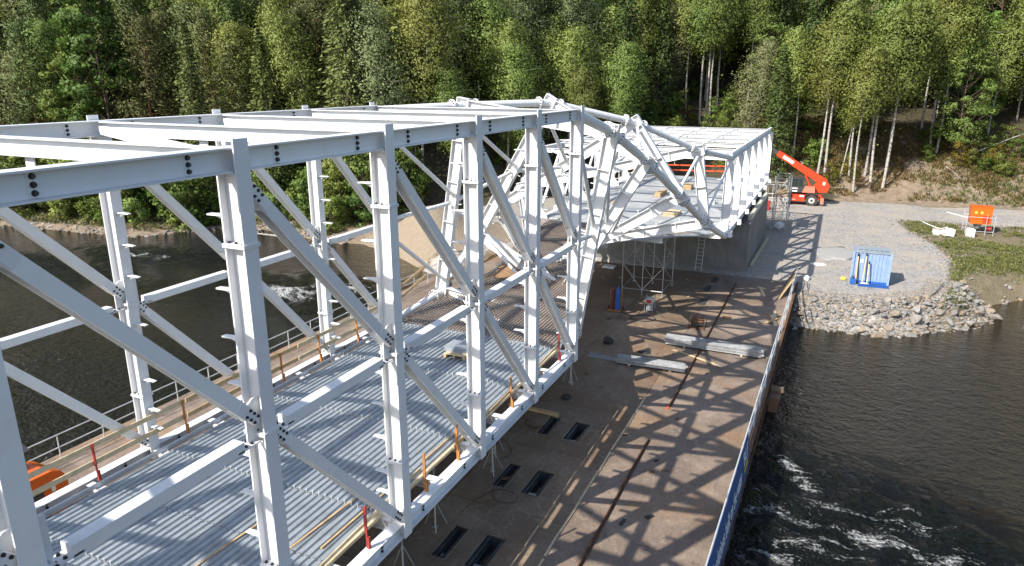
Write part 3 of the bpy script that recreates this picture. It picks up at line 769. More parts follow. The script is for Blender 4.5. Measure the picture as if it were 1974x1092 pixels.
# floor of the twist
tw = MB()
FE = [(20, .5, 8.0, .36), (24, 1.25, 7.9, .5), (28, 2.9, 7.6, .62), (32, 4.4, 8.3, .85), (36, 3.5, 8.8, 1.1), (40, -2.3, 9.3, 1.38)]
for a, b in zip(FE[:-1], FE[1:]):
    tw.add([(a[0], a[1], a[3]), (b[0], b[1], b[3]), (b[0], b[2], b[3]), (a[0], a[2], a[3]), (a[0], a[1], a[3] - .07), (b[0], b[1], b[3] - .07), (b[0], b[2], b[3] - .07), (a[0], a[2], a[3] - .07)],
           [(0, 1, 2, 3), (4, 7, 6, 5), (0, 4, 5, 1), (1, 5, 6, 2), (2, 6, 7, 3), (3, 7, 4, 0)])
part('twist_floor', tw, 'galvanised', BR)
for x in range(22, 40, 2):
    ya = np.interp(x, [f[0] for f in FE], [f[1] for f in FE]); yb = np.interp(x, [f[0] for f in FE], [f[2] for f in FE]); zz = np.interp(x, [f[0] for f in FE], [f[3] for f in FE])
    part('floor_beam', MB().ibeam((x, ya, zz - .23), (x, yb, zz - .23), (0, 0, 1), 0.28, 0.18, .02, .015), WP, BR)

# reinforcing mat on the twist floor
def fl(x):
    X = [f[0] for f in FE]; return [float(np.interp(x, X, [f[q] for f in FE])) for q in (1, 2, 3)]
rm = MB(); random.seed(5)
x = 20.05
while x < 39.5:
    ya, yb, z = fl(x); rm.bar((x, ya + .05, z + .10), (x + random.uniform(-.03, .03), yb - .05, z + .10), (1, 0, 0), .026, .026); x += .19
y = 0.6
while y < 8.6:
    inside = [xx for xx in np.arange(20, 39.6, .5) if fl(xx)[0] + .05 < y < fl(xx)[1] - .05]
    if len(inside) > 1:
        for a, b in zip(inside[:-1], inside[1:]):
            if b - a < .6: rm.bar((a, y, fl(a)[2] + .13), (b, y, fl(b)[2] + .13), (0, 1, 0), .028, .028)
    y += .15
o = single('rebar_mat', rm, 'rebar_rust', (30, 4, .5), 'rusty grid of reinforcing bars laid on the floor of the twisting part', 'rebar')
o['kind'] = 'stuff'

# ------------------------------------------------------------------ guard rails on the bridge floor
def guard_post(x, y, mat, label):
    t = thing('guard_post', (x, y, .38), label, 'post', 'clamped guard posts along the bridge floor')
    part('tube', MB().box(x - .018, x + .018, y - .018, y + .018, .38, 1.45), mat, t)
    part('clamp', MB().box(x - .035, x + .035, y - .075, y - .035, .38, .68).box(x - .02, x + .02, y - .034, y - .019, .60, .65), mat, t)
    part('hook', MB().box(x - .022, x + .022, y + .019, y + .045, .80, 1.44), mat, t)
LEFTG = [(2.9, 'safety_orange'), (6.15, 'safety_red'), (9.0, 'safety_orange'), (11.6, 'safety_orange'), (13.1, 'safety_orange'), (15.1, 'safety_orange'), (17.4, 'safety_orange')]
for i, (x, mt) in enumerate(LEFTG):
    wh = ['behind the nearest column', 'beside the orange machine', 'just past the orange machine', 'third along the far left edge', 'fourth along the far left edge', 'fifth along the far left edge', 'last one before the twist'][i]
    guard_post(x, 8.22, mt, ('red' if 'red' in mt else 'orange') + ' steel guard post on the left floor edge, ' + wh)
for i, (x, mt) in enumerate([(6.8, 'safety_red'), (9.3, 'safety_orange'), (11.0, 'safety_orange'), (14.6, 'safety_orange'), (18.9, 'safety_red')]):
    wh = ['in front of the second full column', 'against the second full column', 'between the second and third full column', 'between the third and fourth full column', 'near the last straight column'][i]
    guard_post(x, .10, mt, ('red' if 'red' in mt else 'orange') + ' steel guard post on the right floor edge, ' + wh)
def plank(x0, y0, z0, x1, y1, z1, label, w=.14, t=.035, mat='timber_pale', side=(0, 0, 1), group=None):
    c = ((x0 + x1) / 2, (y0 + y1) / 2, (z0 + z1) / 2)
    return single('plank', MB().bar((x0, y0, z0), (x1, y1, z1), side, w, t), mat, c, label, 'plank', group)
for z, w in ((1.36, 'upper'), (.88, 'lower')):
    plank(1.0, 8.29, z, 9.1, 8.29, z, w + ' timber guard rail in front of the orange machine')
    plank(9.15, 8.29, z, 14.0, 8.29, z, w + ' timber guard rail on the left edge at mid length', mat='timber')
    plank(14.05, 8.29, z, 19.6, 8.29, z, w + ' timber guard rail on the left edge next to the twist')
    plank(19.7, 8.5, z, 24.0, 9.0, z + .5, w + ' timber guard rail rising past the first turned frame', mat='timber')
plank(5.2, .42, .62, 9.4, .30, .92, 'timber guard rail at the red post by the right floor edge', .09, .03)
plank(10.9, .16, .80, 14.7, .16, .92, 'timber guard rail on the right floor edge at mid length', .09, .03, 'timber')
plank(15.6, .40, .55, 19.2, .2, .95, 'timber guard rail on the right floor edge next to the rebar', .09, .03)
plank(21.0, 8.9, .5, 21.2, 8.85, 2.6, 'upright timber post beside the first turned frame', .15, .06)
for i, (x0, y0, x1, y1) in enumerate([(24.2, 7.9, 28.6, 7.3), (26.2, 7.2, 27.5, 7.9)]):
    plank(x0, y0, 1.2 + i * .3, x1, y1, 1.6 + i * .9, ['long timber leaning across the rebar floor', 'short steep timber propping the formwork'][i], .16, .05, 'timber')
# formwork sheets standing by the edge of the twist floor
for i, (x, y, h, r) in enumerate([(22.4, .95, .9, .1), (23.9, 1.35, .8, -.1), (25.2, 1.9, 1.0, .15), (26.6, 2.5, .9, 0), (28.0, 3.1, 1.1, .1)]):
    z = fl(x)[2]
    plank(x, y, z + .03, x + r, y - .15, z + h, ['nearest', 'second', 'middle', 'fourth', 'farthest'][i] + ' orange formwork board on the right rim of the twist floor', .55, .03, 'timber', (1, .4, 0), 'formwork boards on the twist rim')
bent = MB(); pts = [V(28.6 + .2 * t, 6.3 - 1.1 * t * t * .25, .8 + 1.4 * t) for t in (0, .4, .8, 1.2, 1.6, 2.0)]
for a, b in zip(pts[:-1], pts[1:]): bent.bar(a, b + (b - a) * .04, (1, .3, 0), .3, .04)
single('bent_formwork', bent, 'timber', (28.6, 6.3, .8), 'curved plywood formwork strip standing between the turned frames', 'formwork')
ply = MB().bar((27.2, 6.0, .72), (29.6, 6.6, .85), (0, 1, .12), 1.7, .03); single('plywood_sheet', ply, 'formwork_ply', (28.4, 6.3, .7), 'brown plywood sheet lying on the rebar under the turned frames', 'plywood')
# pallet with sheets
pl = thing('pallet', (17.9, 3.7, .42), 'timber pallet lying on the corrugated floor near the rebar', 'pallet')
for i in range(6): part('slat', MB().box(17.35 + i * .19, 17.48 + i * .19, 3.3, 4.2, .53, .555), 'timber_pale', pl)
for yy in (3.3, 3.72, 4.1): part('bearer', MB().box(17.35, 18.43, yy, yy + .1, .415, .53), 'timber', pl)
for i in range(3):
    single('steel_sheet', MB().box(17.6 + i * .08, 18.4 + i * .1, 3.45 + i * .06, 4.3 + i * .08, .557 + i * .03, .58 + i * .03), 'galvanised', (18, 3.9, .557 + i * .03), ['bottom', 'middle', 'top'][i] + ' sheet of the short stack on the pallet', 'sheet', 'metal sheets on the pallet')
for i, (x0, y0, x1, y1) in enumerate([(6.3, 1.0, 9.8, .95), (5.0, 1.7, 8.2, 1.5), (10.6, .9, 14.2, .85), (3.0, 3.2, 7.0, 2.9)]):
    plank(x0, y0, .432, x1, y1, .432, ['long batten lying on the floor by the red right guard post', 'second batten on the floor inside the right edge', 'batten lying on the floor by the middle right edge', 'thin batten lying out in the corrugated floor'][i], .05, .025, 'timber', (0, 1, 0))

# orange compressor behind the left truss
cp = thing('compressor', (6.2, 13.2, ZG), 'big orange machine with black open lid on the barge behind the left truss', 'compressor')
cb = MB(); prof = [(4.4, ZG + .35), (7.6, ZG + .35), (7.85, ZG + .9), (7.82, ZG + 1.6), (7.68, ZG + 1.84), (7.4, ZG + 1.98), (5.0, ZG + 2.02), (4.0, ZG + 1.9), (3.9, ZG + .5)]
cb.prism(prof, 1, 12.5, 13.9); part('hood', cb, 'machine_orange', cp)
part('skirt', MB().box(4.3, 7.9, 12.6, 13.8, ZG + .12, ZG + .35), 'machine_dark', cp)
g = part('vent_panel', MB().box(6.55, 7.05, 12.478, 12.498, ZG + 1.1, ZG + 1.65), 'machine_dark', cp)
for i in range(5): part('louvre', MB().box(6.58, 7.02, 12.46, 12.477, ZG + 1.13 + i * .1, ZG + 1.19 + i * .1), 'dark_steel', g)
part('lid', MB().bar((4.4, 13.7, ZG + 2.3), (7.4, 13.7, ZG + 2.6), (0, 1, .5), .6, .05), 'machine_dark', cp)
part('lid_stay', MB().tube((7.2, 13.4, ZG + 1.98), (7.3, 13.6, ZG + 2.55), .03, 8), 'machine_dark', cp)
part('tool_tray', MB().box(4.6, 6.8, 12.8, 13.5, ZG + 2.025, ZG + 2.09), 'timber_pale', cp)
part('label_plate', MB().box(6.15, 6.42, 12.485, 12.498, ZG + 1.42, ZG + 1.56), 'print_white', cp)
for i in range(4): part('warning_sticker', MB().box(5.2 + i * .2, 5.36 + i * .2, 12.485, 12.498, ZG + 1.12, ZG + 1.29), 'print_white', cp)
part('sticker_mark', MB().box(7.3, 7.42, 12.487, 12.498, ZG + 1.3, ZG + 1.5), 'print_white', cp)
lettering('DOOSAN', .17, 'print_black', cp, (6.6, 12.494, ZG + .78), (1, 0, 0), (0, 0, 1), .95)
for x in (4.8, 7.0):
    w = part('wheel', MB().tube((x, 12.42, ZG + .3), (x, 12.62, ZG + .3), .3, 18), 'rubber', cp, True)
    part('rim', MB().tube((x, 12.40, ZG + .3), (x, 12.418, ZG + .3), .17, 14), 'rim_grey', w)
for x in (4.8, 7.0): part('wheel', MB().tube((x, 13.8, ZG + .3), (x, 14.0, ZG + .3), .3, 18), 'rubber', cp, True)
single('wooden_case', MB().box(10.6, 12.0, 9.9, 10.5, ZG + .02, ZG + .5).box(10.5, 12.1, 9.8, 10.6, ZG + .5, ZG + .55), 'timber_pale', (11.3, 10.2, ZG), 'pale wooden case on the barge left of the bridge floor', 'case')
single('timber_beam', MB().box(10, 40, 12.6, 12.95, ZG + .005, ZG + .3), 'timber_dark', (25, 12.8, ZG), 'long dark beam lying along the barge behind the left truss', 'beam')

# ------------------------------------------------------------------ things on the barge
def profile_bundle(x, y0, y1, dx, n, rows, label, mat='profile_steel'):
    t = thing('profile_bundle', (x, (y0 + y1) / 2, ZG), label, 'steel profiles')
    random.seed(int(x * 10))
    for i in range(n):
        for r in range(rows):
            xx = x + i * .115 + (r % 2) * .05; s0 = random.uniform(-.12, .12); z = ZG + .10 + r * .075 + random.uniform(-.012, .012)
            m = MB(); a0, a1 = (xx, y0 + s0, z), (xx + dx, y1 + s0, z)
            m.bar(a0, a1, (1, 0, 0), .10, .012); 
            for o_ in (-.046, .046): m.bar((a0[0] + o_, a0[1], z + .031), (a1[0] + o_, a1[1], z + .031), (1, 0, 0), .008, .05)
            part('profile', m, mat, t)
    for f in (.2, .8):
        yy = y0 + (y1 - y0) * f; part('bearer', MB().box(x - .1 + dx * f, x + n * .115 + dx * f, yy - .05, yy + .05, ZG + .015, ZG + .09), 'timber_pale', t)
profile_bundle(31.2, -1.4, -6.25, .0, 6, 5, 'bundle of light grey steel profiles lying across the rail on the barge')
profile_bundle(27.6, .3, -3.05, .15, 6, 3, 'lower bundle of grey steel profiles lying half under the bridge')
for i in range(3):
    single('thin_profile', MB().bar((27.9 + i * .2, 1.9, ZG + .05), (27.8 + i * .16, -.9 + i * .3, ZG + .05), (1, 0, 0), .05, .05), 'galvanised', (27.9, .5, ZG), ['single thin steel profile sticking out beside the lower bundle', 'second thin profile on the deck by the lower bundle', 'third thin profile on the deck by the lower bundle'][i], 'profile', 'loose thin profiles')
def boards(lst, name='board'):
    for i, (x0, y0, x1, y1, z, w, t, mt, lab) in enumerate(lst):
        single(name, MB().bar((x0, y0, ZG + z), (x1, y1, ZG + z), (-(y1 - y0), x1 - x0, 0), w, t), mt, ((x0 + x1) / 2, (y0 + y1) / 2, ZG + z), lab, 'board')
boards([(30.6, -1.9, 29.6, -4.2, .03, .14, .03, 'timber', 'plank lying just in front of the big profile bundle'),
        (30.1, -2.9, 29.2, -4.6, .062, .12, .03, 'timber_pale', 'pale plank crossing the one in front of the profile bundle'),
        (21.1, 3.2, 21.0, .85, .09, .16, .14, 'timber', 'thick timber baulk beside the far hatch pair'),
        (39.5, -6.2, 37.4, -6.35, .03, .2, .03, 'timber_pale', 'pale board lying by the right railing'),
        (38.6, -6.1, 36.6, -6.5, .065, .18, .03, 'timber_pale', 'second pale board crossed by the right railing'),
        (38.0, -6.45, 36.9, -5.95, .10, .2, .03, 'timber', 'short board on top by the right railing'),
        (44.4, -4.9, 42.6, -5.3, .03, .2, .03, 'timber_pale', 'lone pale board near the yard end of the barge'),
        (44.5, -4.7, 44.2, -5.2, .065, .25, .03, 'timber_pale', 'short offcut lying on the lone pale board'),
        (50.2, -3.62, 60.8, -3.85, .12, .22, .1, 'timber_pale', 'long pale timber lying at the foot of the concrete wall')])
random.seed(12)
for i in range(9):
    a = random.uniform(-.12, .12)
    single('leaning_board', MB().bar((42.3 + i * .42, -6.2 - i * .02 + a, ZG + .02 + .012 * i), (44.3 + i * .36, -6.92, ZG + .95 + a * .3), (1, .2, 0), .17, .03), 'timber_dark' if i % 3 else 'timber', (43 + i * .4, -6.2, ZG), 'old board leaning on the railing in the pile at the yard end', 'board', 'boards leaning on the railing')
# gas bottles
gb = thing('gas_bottle_trolley', (35.6, 2.7, ZG), 'trolley with one blue and one maroon gas bottle in the bridge shade', 'gas bottles')
for yy, mt, lab in ((2.58, 'strong_blue', 'blue gas bottle'), (2.9, 'gas_maroon', 'maroon gas bottle')):
    m = MB(); prev = None
    for z0, z1, r0, r1 in ((.12, 1.35, .125, .125), (1.35, 1.48, .125, .07), (1.48, 1.52, .07, .03), (1.52, 1.62, .045, .045)): m.tube((35.6, yy, ZG + z0), (35.6, yy, ZG + z1), r0, 14, r1)
    part('bottle', m, mt, gb, True, lab)
part('frame', MB().tube((35.8, 2.38, ZG + .05), (35.8, 2.38, ZG + 1.3), .02, 8).tube((35.8, 3.1, ZG + .05), (35.8, 3.1, ZG + 1.3), .02, 8).tube((35.8, 2.38, ZG + 1.3), (35.8, 3.1, ZG + 1.3), .02, 8).box(35.4, 35.8, 2.36, 3.12, ZG + .06, ZG + .10), 'safety_orange', gb)
for yy in (2.3, 3.18): part('wheel', MB().tube((35.85, yy - .03, ZG + .15), (35.85, yy + .03, ZG + .15), .14, 14), 'rubber', gb)
# welding set, red generator
wd = thing('welding_set', (36.4, .8, ZG), 'small grey welding set with cables on the barge deck', 'welder')
part('case', MB().box(36.2, 36.7, .6, 1.0, ZG + .55, ZG + .85).box(36.25, 36.65, .65, .95, ZG + .1, ZG + .5), 'galvanised_light', wd)
part('frame', MB().path([V(36.15, .55, ZG + .02), V(36.15, .55, ZG + .95), V(36.75, .55, ZG + .95), V(36.75, .55, ZG + .02)], .018, 6).path([V(36.15, 1.05, ZG + .02), V(36.15, 1.05, ZG + .95), V(36.75, 1.05, ZG + .95), V(36.75, 1.05, ZG + .02)], .018, 6), 'scaffold_steel', wd)
part('control_panel', MB().box(36.17, 36.198, .65, .95, ZG + .6, ZG + .8), 'safety_red', wd)
gn = thing('generator', (34.6, -2.4, ZG), 'small rusty red generator in a tube frame beside the rail', 'generator')
part('tank', MB().box(34.4, 34.9, -2.75, -2.1, ZG + .42, ZG + .58), 'rusty_steel', gn)
part('engine', MB().box(34.45, 34.85, -2.45, -2.1, ZG + .12, ZG + .415).tube((34.65, -2.47, ZG + .28), (34.65, -2.75, ZG + .28), .14, 12), 'machine_dark', gn)
part('frame', MB().path([V(34.3, -2.85, ZG + .05), V(34.3, -2.85, ZG + .65), V(34.3, -2.0, ZG + .65), V(34.3, -2.0, ZG + .05), V(34.3, -2.85, ZG + .05)], .02, 6).path([V(35.0, -2.85, ZG + .05), V(35.0, -2.85, ZG + .65), V(35.0, -2.0, ZG + .65), V(35.0, -2.0, ZG + .05), V(35.0, -2.85, ZG + .05)], .02, 6).box(34.28, 35.02, -2.87, -1.98, ZG + .02, ZG + .05), 'rusty_steel', gn)
def cable(name, pts, label, r=.022, mat='hose_black', n=10):
    P = [Vector(p) for p in pts]; out = []
    for i in range(len(P) - 1):
        p0, p1, p2, p3 = P[max(i - 1, 0)], P[i], P[i + 1], P[min(i + 2, len(P) - 1)]
        for q in range(n):
            t = q / n; out.append(.5 * ((2 * p1) + (p2 - p0) * t + (2 * p0 - 5 * p1 + 4 * p2 - p3) * t * t + (3 * p1 - p0 - 3 * p2 + p3) * t ** 3))
    out.append(P[-1]); c = P[len(P) // 2]
    return single(name, MB().path(out, r, 6), mat, c, label, 'cable', smooth=True)
z = ZG + .03
cable('cable', [(36.2, .9, ZG + .5), (35.4, 1.3, z), (34.6, 1.5, z), (34.4, .6, z), (35.0, .1, z), (35.6, .6, z), (35.2, 1.6, z), (35.6, 2.4, z)], 'black cable looped in front of the welding set')
cable('cable', [(36.2, .7, ZG + .5), (35.6, -.3, z), (35.2, -1.2, z), (34.9, -2.0, z)], 'black cable from the welding set to the red generator', .016)
cable('cable', [(19.2, 3.6, z), (18.2, 2.0, z), (17.4, 1.4, z), (16.8, 1.6, z), (16.0, 1.9, z)], 'thin black cable snaking past the hatches', .009)
cable('cable', [(13.6, 1.3, z), (14.9, .9, z), (15.0, .1, z), (14.5, .0, z), (14.4, .6, z), (15.1, 1.0, z), (15.6, .85, ZG - .1)], 'cable loop hanging out of the middle hatch pair', .009)
cable('hose', [(20.9, .9, ZG - .1), (20.2, 1.0, z), (19.7, 1.3, z), (19.8, 1.8, z), (20.4, 2.0, z)], 'black hose curled by the far hatch pair', .015)
def lump(name, c, r, mat, label, cat, seed=0, flat=.6):
    import bmesh
    bm = bmesh.new(); bmesh.ops.create_icosphere(bm, subdivisions=3, radius=1)
    for v in bm.verts:
        k_ = 1 + .35 * mnoise.noise(v.co * 1.7 + Vector((seed, 0, 0))); v.co = Vector((v.co.x * r[0] * k_, v.co.y * r[1] * k_, max(v.co.z, -.5) * r[2] * k_))
    me = bpy.data.meshes.new(name); bm.to_mesh(me); bm.free(); me.materials.append(MATS[mat])
    me.polygons.foreach_set('use_smooth', [True] * len(me.polygons))
    return tag(link(name, me, None, (c[0], c[1], c[2] + r[2] * .5)), label, cat)
lump('rubbish_bag', (30.2, 1.5, ZG), (.26, .26, .24), 'hose_black', 'round black bag lying on the barge in the shade', 'bag', 1)
lump('rag_heap', (22.9, 1.2, ZG), (.3, .2, .08), 'hose_black', 'flat black rag lying above the far hatch pair', 'rag', 2)
lump('rag_heap', (37.0, -3.7, ZG), (.22, .25, .16), 'formwork_ply', 'brown bundle lying against the rail beyond the generator', 'bundle', 3)
lump('rag_heap', (29.6, -.6, ZG), (.16, .35, .06), 'hose_black', 'small dark scrap between the two profile bundles', 'scrap', 6)
for i, (x, y) in enumerate([(44.6, -1.6), (42.2, -1.5), (39.0, -1.75)]):
    single('loose_plate', MB().box(x, x + 1.3, y - .3, y + .05, ZG + .012, ZG + .05), 'dark_steel', (x, y, ZG), ['dark steel plate on the deck strip nearest the abutment', 'dark steel plate second from the abutment', 'dark steel plate third from the abutment'][i], 'plate')
single('steel_tray', MB().box(45.2, 45.9, 5.7, 6.6, ZG + .01, ZG + .12), 'plastic_white', (45.5, 6, ZG), 'white flat box at the foot of the abutment wall', 'box')
rsx = random.Random(31)
for i in range(34):
    x, y = (rsx.uniform(40, 46.5), rsx.uniform(-2.5, 6)) if i < 16 else (rsx.uniform(12, 40), rsx.uniform(-5.5, 3)); a = rsx.uniform(0, 3.1); L = rsx.uniform(.1, .38)
    single('offcut', MB().bar((x, y, ZG + .035), (x + L * math.cos(a), y + L * math.sin(a), ZG + .035), (-math.sin(a), math.cos(a), 0), rsx.uniform(.04, .14), .03), rsx.choice(['timber', 'timber_dark', 'rusty_steel', 'hose_black']), (x, y, ZG), 'small offcut or scrap lying loose on the barge deck', 'scrap', 'loose scraps on the barge deck')
# steel props under the bridge edge
for i, (x, y) in enumerate([(10.0, 1.4), (12.3, 1.7), (16.0, 1.5), (17.2, 2.0), (24.5, 1.6), (5.8, 1.5)]):
    p = thing('shoring_prop', (x, y, ZG), ['slim steel prop under the right edge by the nearest hatches', 'slim steel prop under the right edge by the middle hatches', 'slim steel prop before the far hatches', 'slim steel prop behind the far hatches', 'slim steel prop under the start of the twist', 'slim steel prop under the nearest floor bay'][i], 'prop', 'shoring props under the bridge')
    part('tube', MB().tube((x, y, ZG + .02), (x, y, -.02), .03, 8), 'scaffold_steel', p); part('foot_plate', MB().box(x - .08, x + .08, y - .08, y + .08, ZG + .005, ZG + .02), 'scaffold_steel', p)
    part('tripod', MB().tube((x, y, ZG + 1.0), (x + .3, y - .25, ZG + .02), .018, 6).tube((x, y, ZG + 1.0), (x - .3, y - .2, ZG + .02), .018, 6).tube((x, y, ZG + 1.0), (x, y + .38, ZG + .02), .018, 6), 'scaffold_steel', p)
# scaffold tower under the far box
def scaffold(base, xs_, ys_, z0, z1, lifts, label, boards_at=(), mat='scaffold_steel'):
    t = thing('scaffold_tower', base, label, 'scaffold')
    for x in xs_:
        for y in ys_:
            s = part('standard', MB().tube((x, y, z0 + .02), (x, y, z1), .03, 8), mat, t); part('base_plate', MB().box(x - .08, x + .08, y - .08, y + .08, z0 + .003, z0 + .02), mat, s)
    for li, z in enumerate(lifts):
        for x in xs_: part('transom', MB().tube((x, ys_[0], z), (x, ys_[-1], z), .022, 6), mat, t)
        for y in ys_: part('ledger', MB().tube((xs_[0], y, z + .03), (xs_[-1], y, z + .03), .022, 6), mat, t)
    for li, (za, zb) in enumerate(zip(lifts[:-1], lifts[1:])):
        for ci, (xa, xb) in enumerate(zip(xs_[:-1], xs_[1:])):
            f = (li + ci) % 2
            for y in (ys_[0], ys_[-1]): part('brace', MB().tube((xa if f else xb, y - .03, za), (xb if f else xa, y - .03, zb), .020, 6), mat, t)
        for ci, (ya, yb) in enumerate(zip(ys_[:-1], ys_[1:])):
            f = (li + ci) % 2
            for x in xs_: part('brace', MB().tube((x - .03, ya if f else yb, za), (x - .03, yb if f else ya, zb), .020, 6), mat, t)
    for z in boards_at:
        n = 3; w = (ys_[-1] - ys_[0] - .1) / n
        for i in range(n): part('deck_board', MB().box(xs_[0] - .1, xs_[-1] + .1, ys_[0] + .05 + i * w, ys_[0] + .03 + (i + 1) * w, z + .055, z + .095), 'timber', t)
    return t
scaffold((41.3, 2.0, ZG), (39.6, 42.6), (.75, 2.1, 3.45), ZG, .95, (ZG + .35, ZG + 2.0, ZG + 3.7), 'grey scaffold tower propping the white box end on the barge')
scaffold((67.0, -3.9, ZG), (64.3, 66.2, 68.3), (-4.95, -3.75), ZG, 2.1, (ZG + .3, ZG + 1.9, ZG + 3.4, ZG + 5.0), 'tall grey access scaffold beside the concrete wall', (.3,))
scaffold((69.8, -3.2, ZG), (70.4, 72.2), (-4.3, -2.6, -1.2), ZG, .9, (ZG + .3, ZG + 2.0, ZG + 3.6), 'second access scaffold farther behind the concrete wall')
single('plastic_drum', MB().bar((65.2, -4.2, ZG + .45), (66.1, -4.6, ZG + .45), (0, 1, .3), .5, .4), 'plastic_white', (65.6, -4.4, ZG), 'white sack lying on the access scaffold', 'sack')
# ladder against the abutment
ld = thing('ladder', (47.3, -.2, ZG), 'aluminium ladder leaning against the concrete abutment front', 'ladder')
for yy in (.05, -.4): part('stile', MB().bar((47.3, yy, ZG + .02), (48.22, yy, -.1), (0, 1, 0), .03, .07), 'galvanised_light', ld)
for i in range(10):
    f = (i + 1) / 11; part('rung', MB().tube((47.3 + .92 * f, .035, ZG + 3.0 * f), (47.3 + .92 * f, -.385, ZG + 3.0 * f), .014, 6), 'galvanised_light', ld)
# warning tape and stacked stuff inside the far box
for i, (z, y) in enumerate([(2.6, -2.2), (2.95, 5.0)]):
    single('barrier_tape', MB().bar((60 + i, 9.2, z), (63 + i, -2.2, z - .1), (0, 0, 1), .12, .01), 'tape_red', (61, 3, z), ['orange tape strung across the far end of the box', 'second orange tape strung above it across the far box end'][i], 'tape')
for i, (x, y, w, d, h, mt, lab) in enumerate([(44.0, 1.0, 1.6, 1.0, .25, 'timber_pale', 'low pile of pale boards in the far box'), (52.0, 4.0, 2.5, .5, .3, 'timber', 'pile of planks in the middle of the far box'), (50.5, -.5, .6, .4, .35, 'plastic_white', 'white crate standing on the far box floor'), (57, 2.5, 1.2, 1.2, .4, 'timber', 'pallet of timber at the back of the far box'), (47.5, 6.5, 3.0, .3, .12, 'timber', 'long plank lying in the left half of the far box')]):
    m = MB(); n = max(2, int(h / .06))
    for q in range(n): m.box(x + random.uniform(0, .06), x + w - random.uniform(0, .06), y + random.uniform(0, .04), y + d, 1.435 + q * h / n, 1.435 + (q + .9) * h / n)
    single('timber_pile', m, mt, (x, y, 1.43), lab, 'pile')

# ------------------------------------------------------------------ telehandler
TX, TY = 82.1, -5.25
th = thing('telehandler', (TX, TY, ZG), 'red rotating telehandler with raised boom parked on the gravel', 'telehandler')
def wheel(x, y):
    s = -1 if x < TX else 1
    m = MB(); m.tube((x - .22, y, ZG + .62), (x + .22, y, ZG + .62), .50, 24); m.ring((x, y, ZG + .62), (1, 0, 0), .30, .62, .40, 24)
    for i in range(24):
        a = i * math.pi / 12; m.bar((x - .2, y + .60 * math.cos(a), ZG + .62 + .60 * math.sin(a)), (x + .2, y + .60 * math.cos(a + .1), ZG + .62 + .60 * math.sin(a + .1)), (0, math.cos(a), math.sin(a)), .06, .07)
    w = part('wheel', m, 'rubber', th)
    part('rim', MB().tube((x + s * .222, y, ZG + .62), (x + s * .25, y, ZG + .62), .33, 18), 'rim_grey', w)
    part('hub', MB().tube((x + s * .25, y, ZG + .62), (x + s * .30, y, ZG + .62), .12, 12), 'dark_steel', w)
for x in (TX - 1.0, TX + 1.0):
    for y in (-3.88, -6.6): wheel(x, y)
part('chassis', MB().prism([(-3.0, ZG + .75), (-3.2, ZG + 1.25), (-7.5, ZG + 1.25), (-7.7, ZG + .8), (-7.2, ZG + .6), (-4.5, ZG + .5)], 0, TX - .7, TX + .7), 'machine_red', th)
part('side_tank', MB().box(TX - 1.1, TX - .705, -5.85, -4.55, ZG + .45, ZG + 1.2), 'machine_red', th)
part('side_step', MB().box(TX - 1.12, TX - 1.101, -4.9, -4.5, ZG + .62, ZG + .66), 'print_white', th)
for y in (-3.88, -6.6): part('mudguard', MB().prism([(y + .78, ZG + 1.05), (y + .5, ZG + 1.38), (y - .5, ZG + 1.38), (y - .78, ZG + 1.05), (y - .7, ZG + 1.05), (y - .45, ZG + 1.3), (y + .45, ZG + 1.3), (y + .7, ZG + 1.05)], 0, TX - 1.2, TX - .75), 'machine_dark', th)
part('outrigger', MB().box(TX - 1.1, TX - .72, -7.85, -7.5, ZG + .25, ZG + .9), 'machine_salmon', th)
part('turntable', MB().tube((TX, -5.4, ZG + 1.25), (TX, -5.4, ZG + 1.45), .6, 20), 'machine_dark', th)
part('counterweight', MB().prism([(-6.3, ZG + 1.4), (-8.1, ZG + 1.5), (-8.3, ZG + 2.2), (-7.9, ZG + 2.9), (-7.2, ZG + 2.9), (-6.6, ZG + 2.2)], 0, TX - .35, TX + .45), 'machine_red', th)
part('engine_hood', MB().prism([(-5.5, ZG + 1.46), (-6.85, ZG + 1.46), (-6.8, ZG + 2.1), (-5.75, ZG + 2.15)], 0, TX - 1.1, TX - .36), 'machine_salmon', th)
cabn = part('cab', MB().prism([(-4.15, ZG + 1.46), (-5.48, ZG + 1.46), (-5.62, ZG + 2.1), (-4.1, ZG + 2.1)], 0, TX - 1.1, TX - .2), 'machine_dark', th)
part('cab_glass', MB().prism([(-4.12, ZG + 2.102), (-5.6, ZG + 2.102), (-5.5, ZG + 2.92), (-4.35, ZG + 2.92)], 0, TX - 1.07, TX - .23), 'glass_dark', cabn)
part('cab_roof', MB().prism([(-4.25, ZG + 2.922), (-5.6, ZG + 2.922), (-5.45, ZG + 3.05), (-4.4, ZG + 3.05)], 0, TX - 1.12, TX - .18), 'machine_dark', cabn)
for (ya, za, yb, zb) in ((-4.12, 2.1, -4.35, 2.92), (-5.6, 2.1, -5.5, 2.92), (-5.05, 2.1, -5.05, 2.92)): part('pillar', MB().bar((TX - 1.08, ya, ZG + za), (TX - 1.08, yb, ZG + zb), (1, 0, 0), .05, .08), 'machine_dark', cabn)
P0, P1 = V(TX + .05, -7.75, ZG + 2.55), V(TX + .05, -2.45, 2.55)
bo = part('boom', MB().bar(P0, P1, (1, 0, 0), .52, .80, .5, .62), 'machine_red', th)
ub = (P1 - P0).normalized()
part('inner_boom', MB().bar(P1, P1 + ub * .9, (1, 0, 0), .34, .42), 'machine_dark', bo)
part('fork_head', MB().bar(P1 + ub * .8, P1 + ub * 1.2 + V(0, .1, -.5), (1, 0, 0), .9, .35), 'dark_steel', bo)
part('lift_cylinder', MB().tube((TX - .1, -6.3, ZG + 1.9), P0.lerp(P1, .42) + V(-.1, 0, -.3), .11, 10), 'machine_red', th)
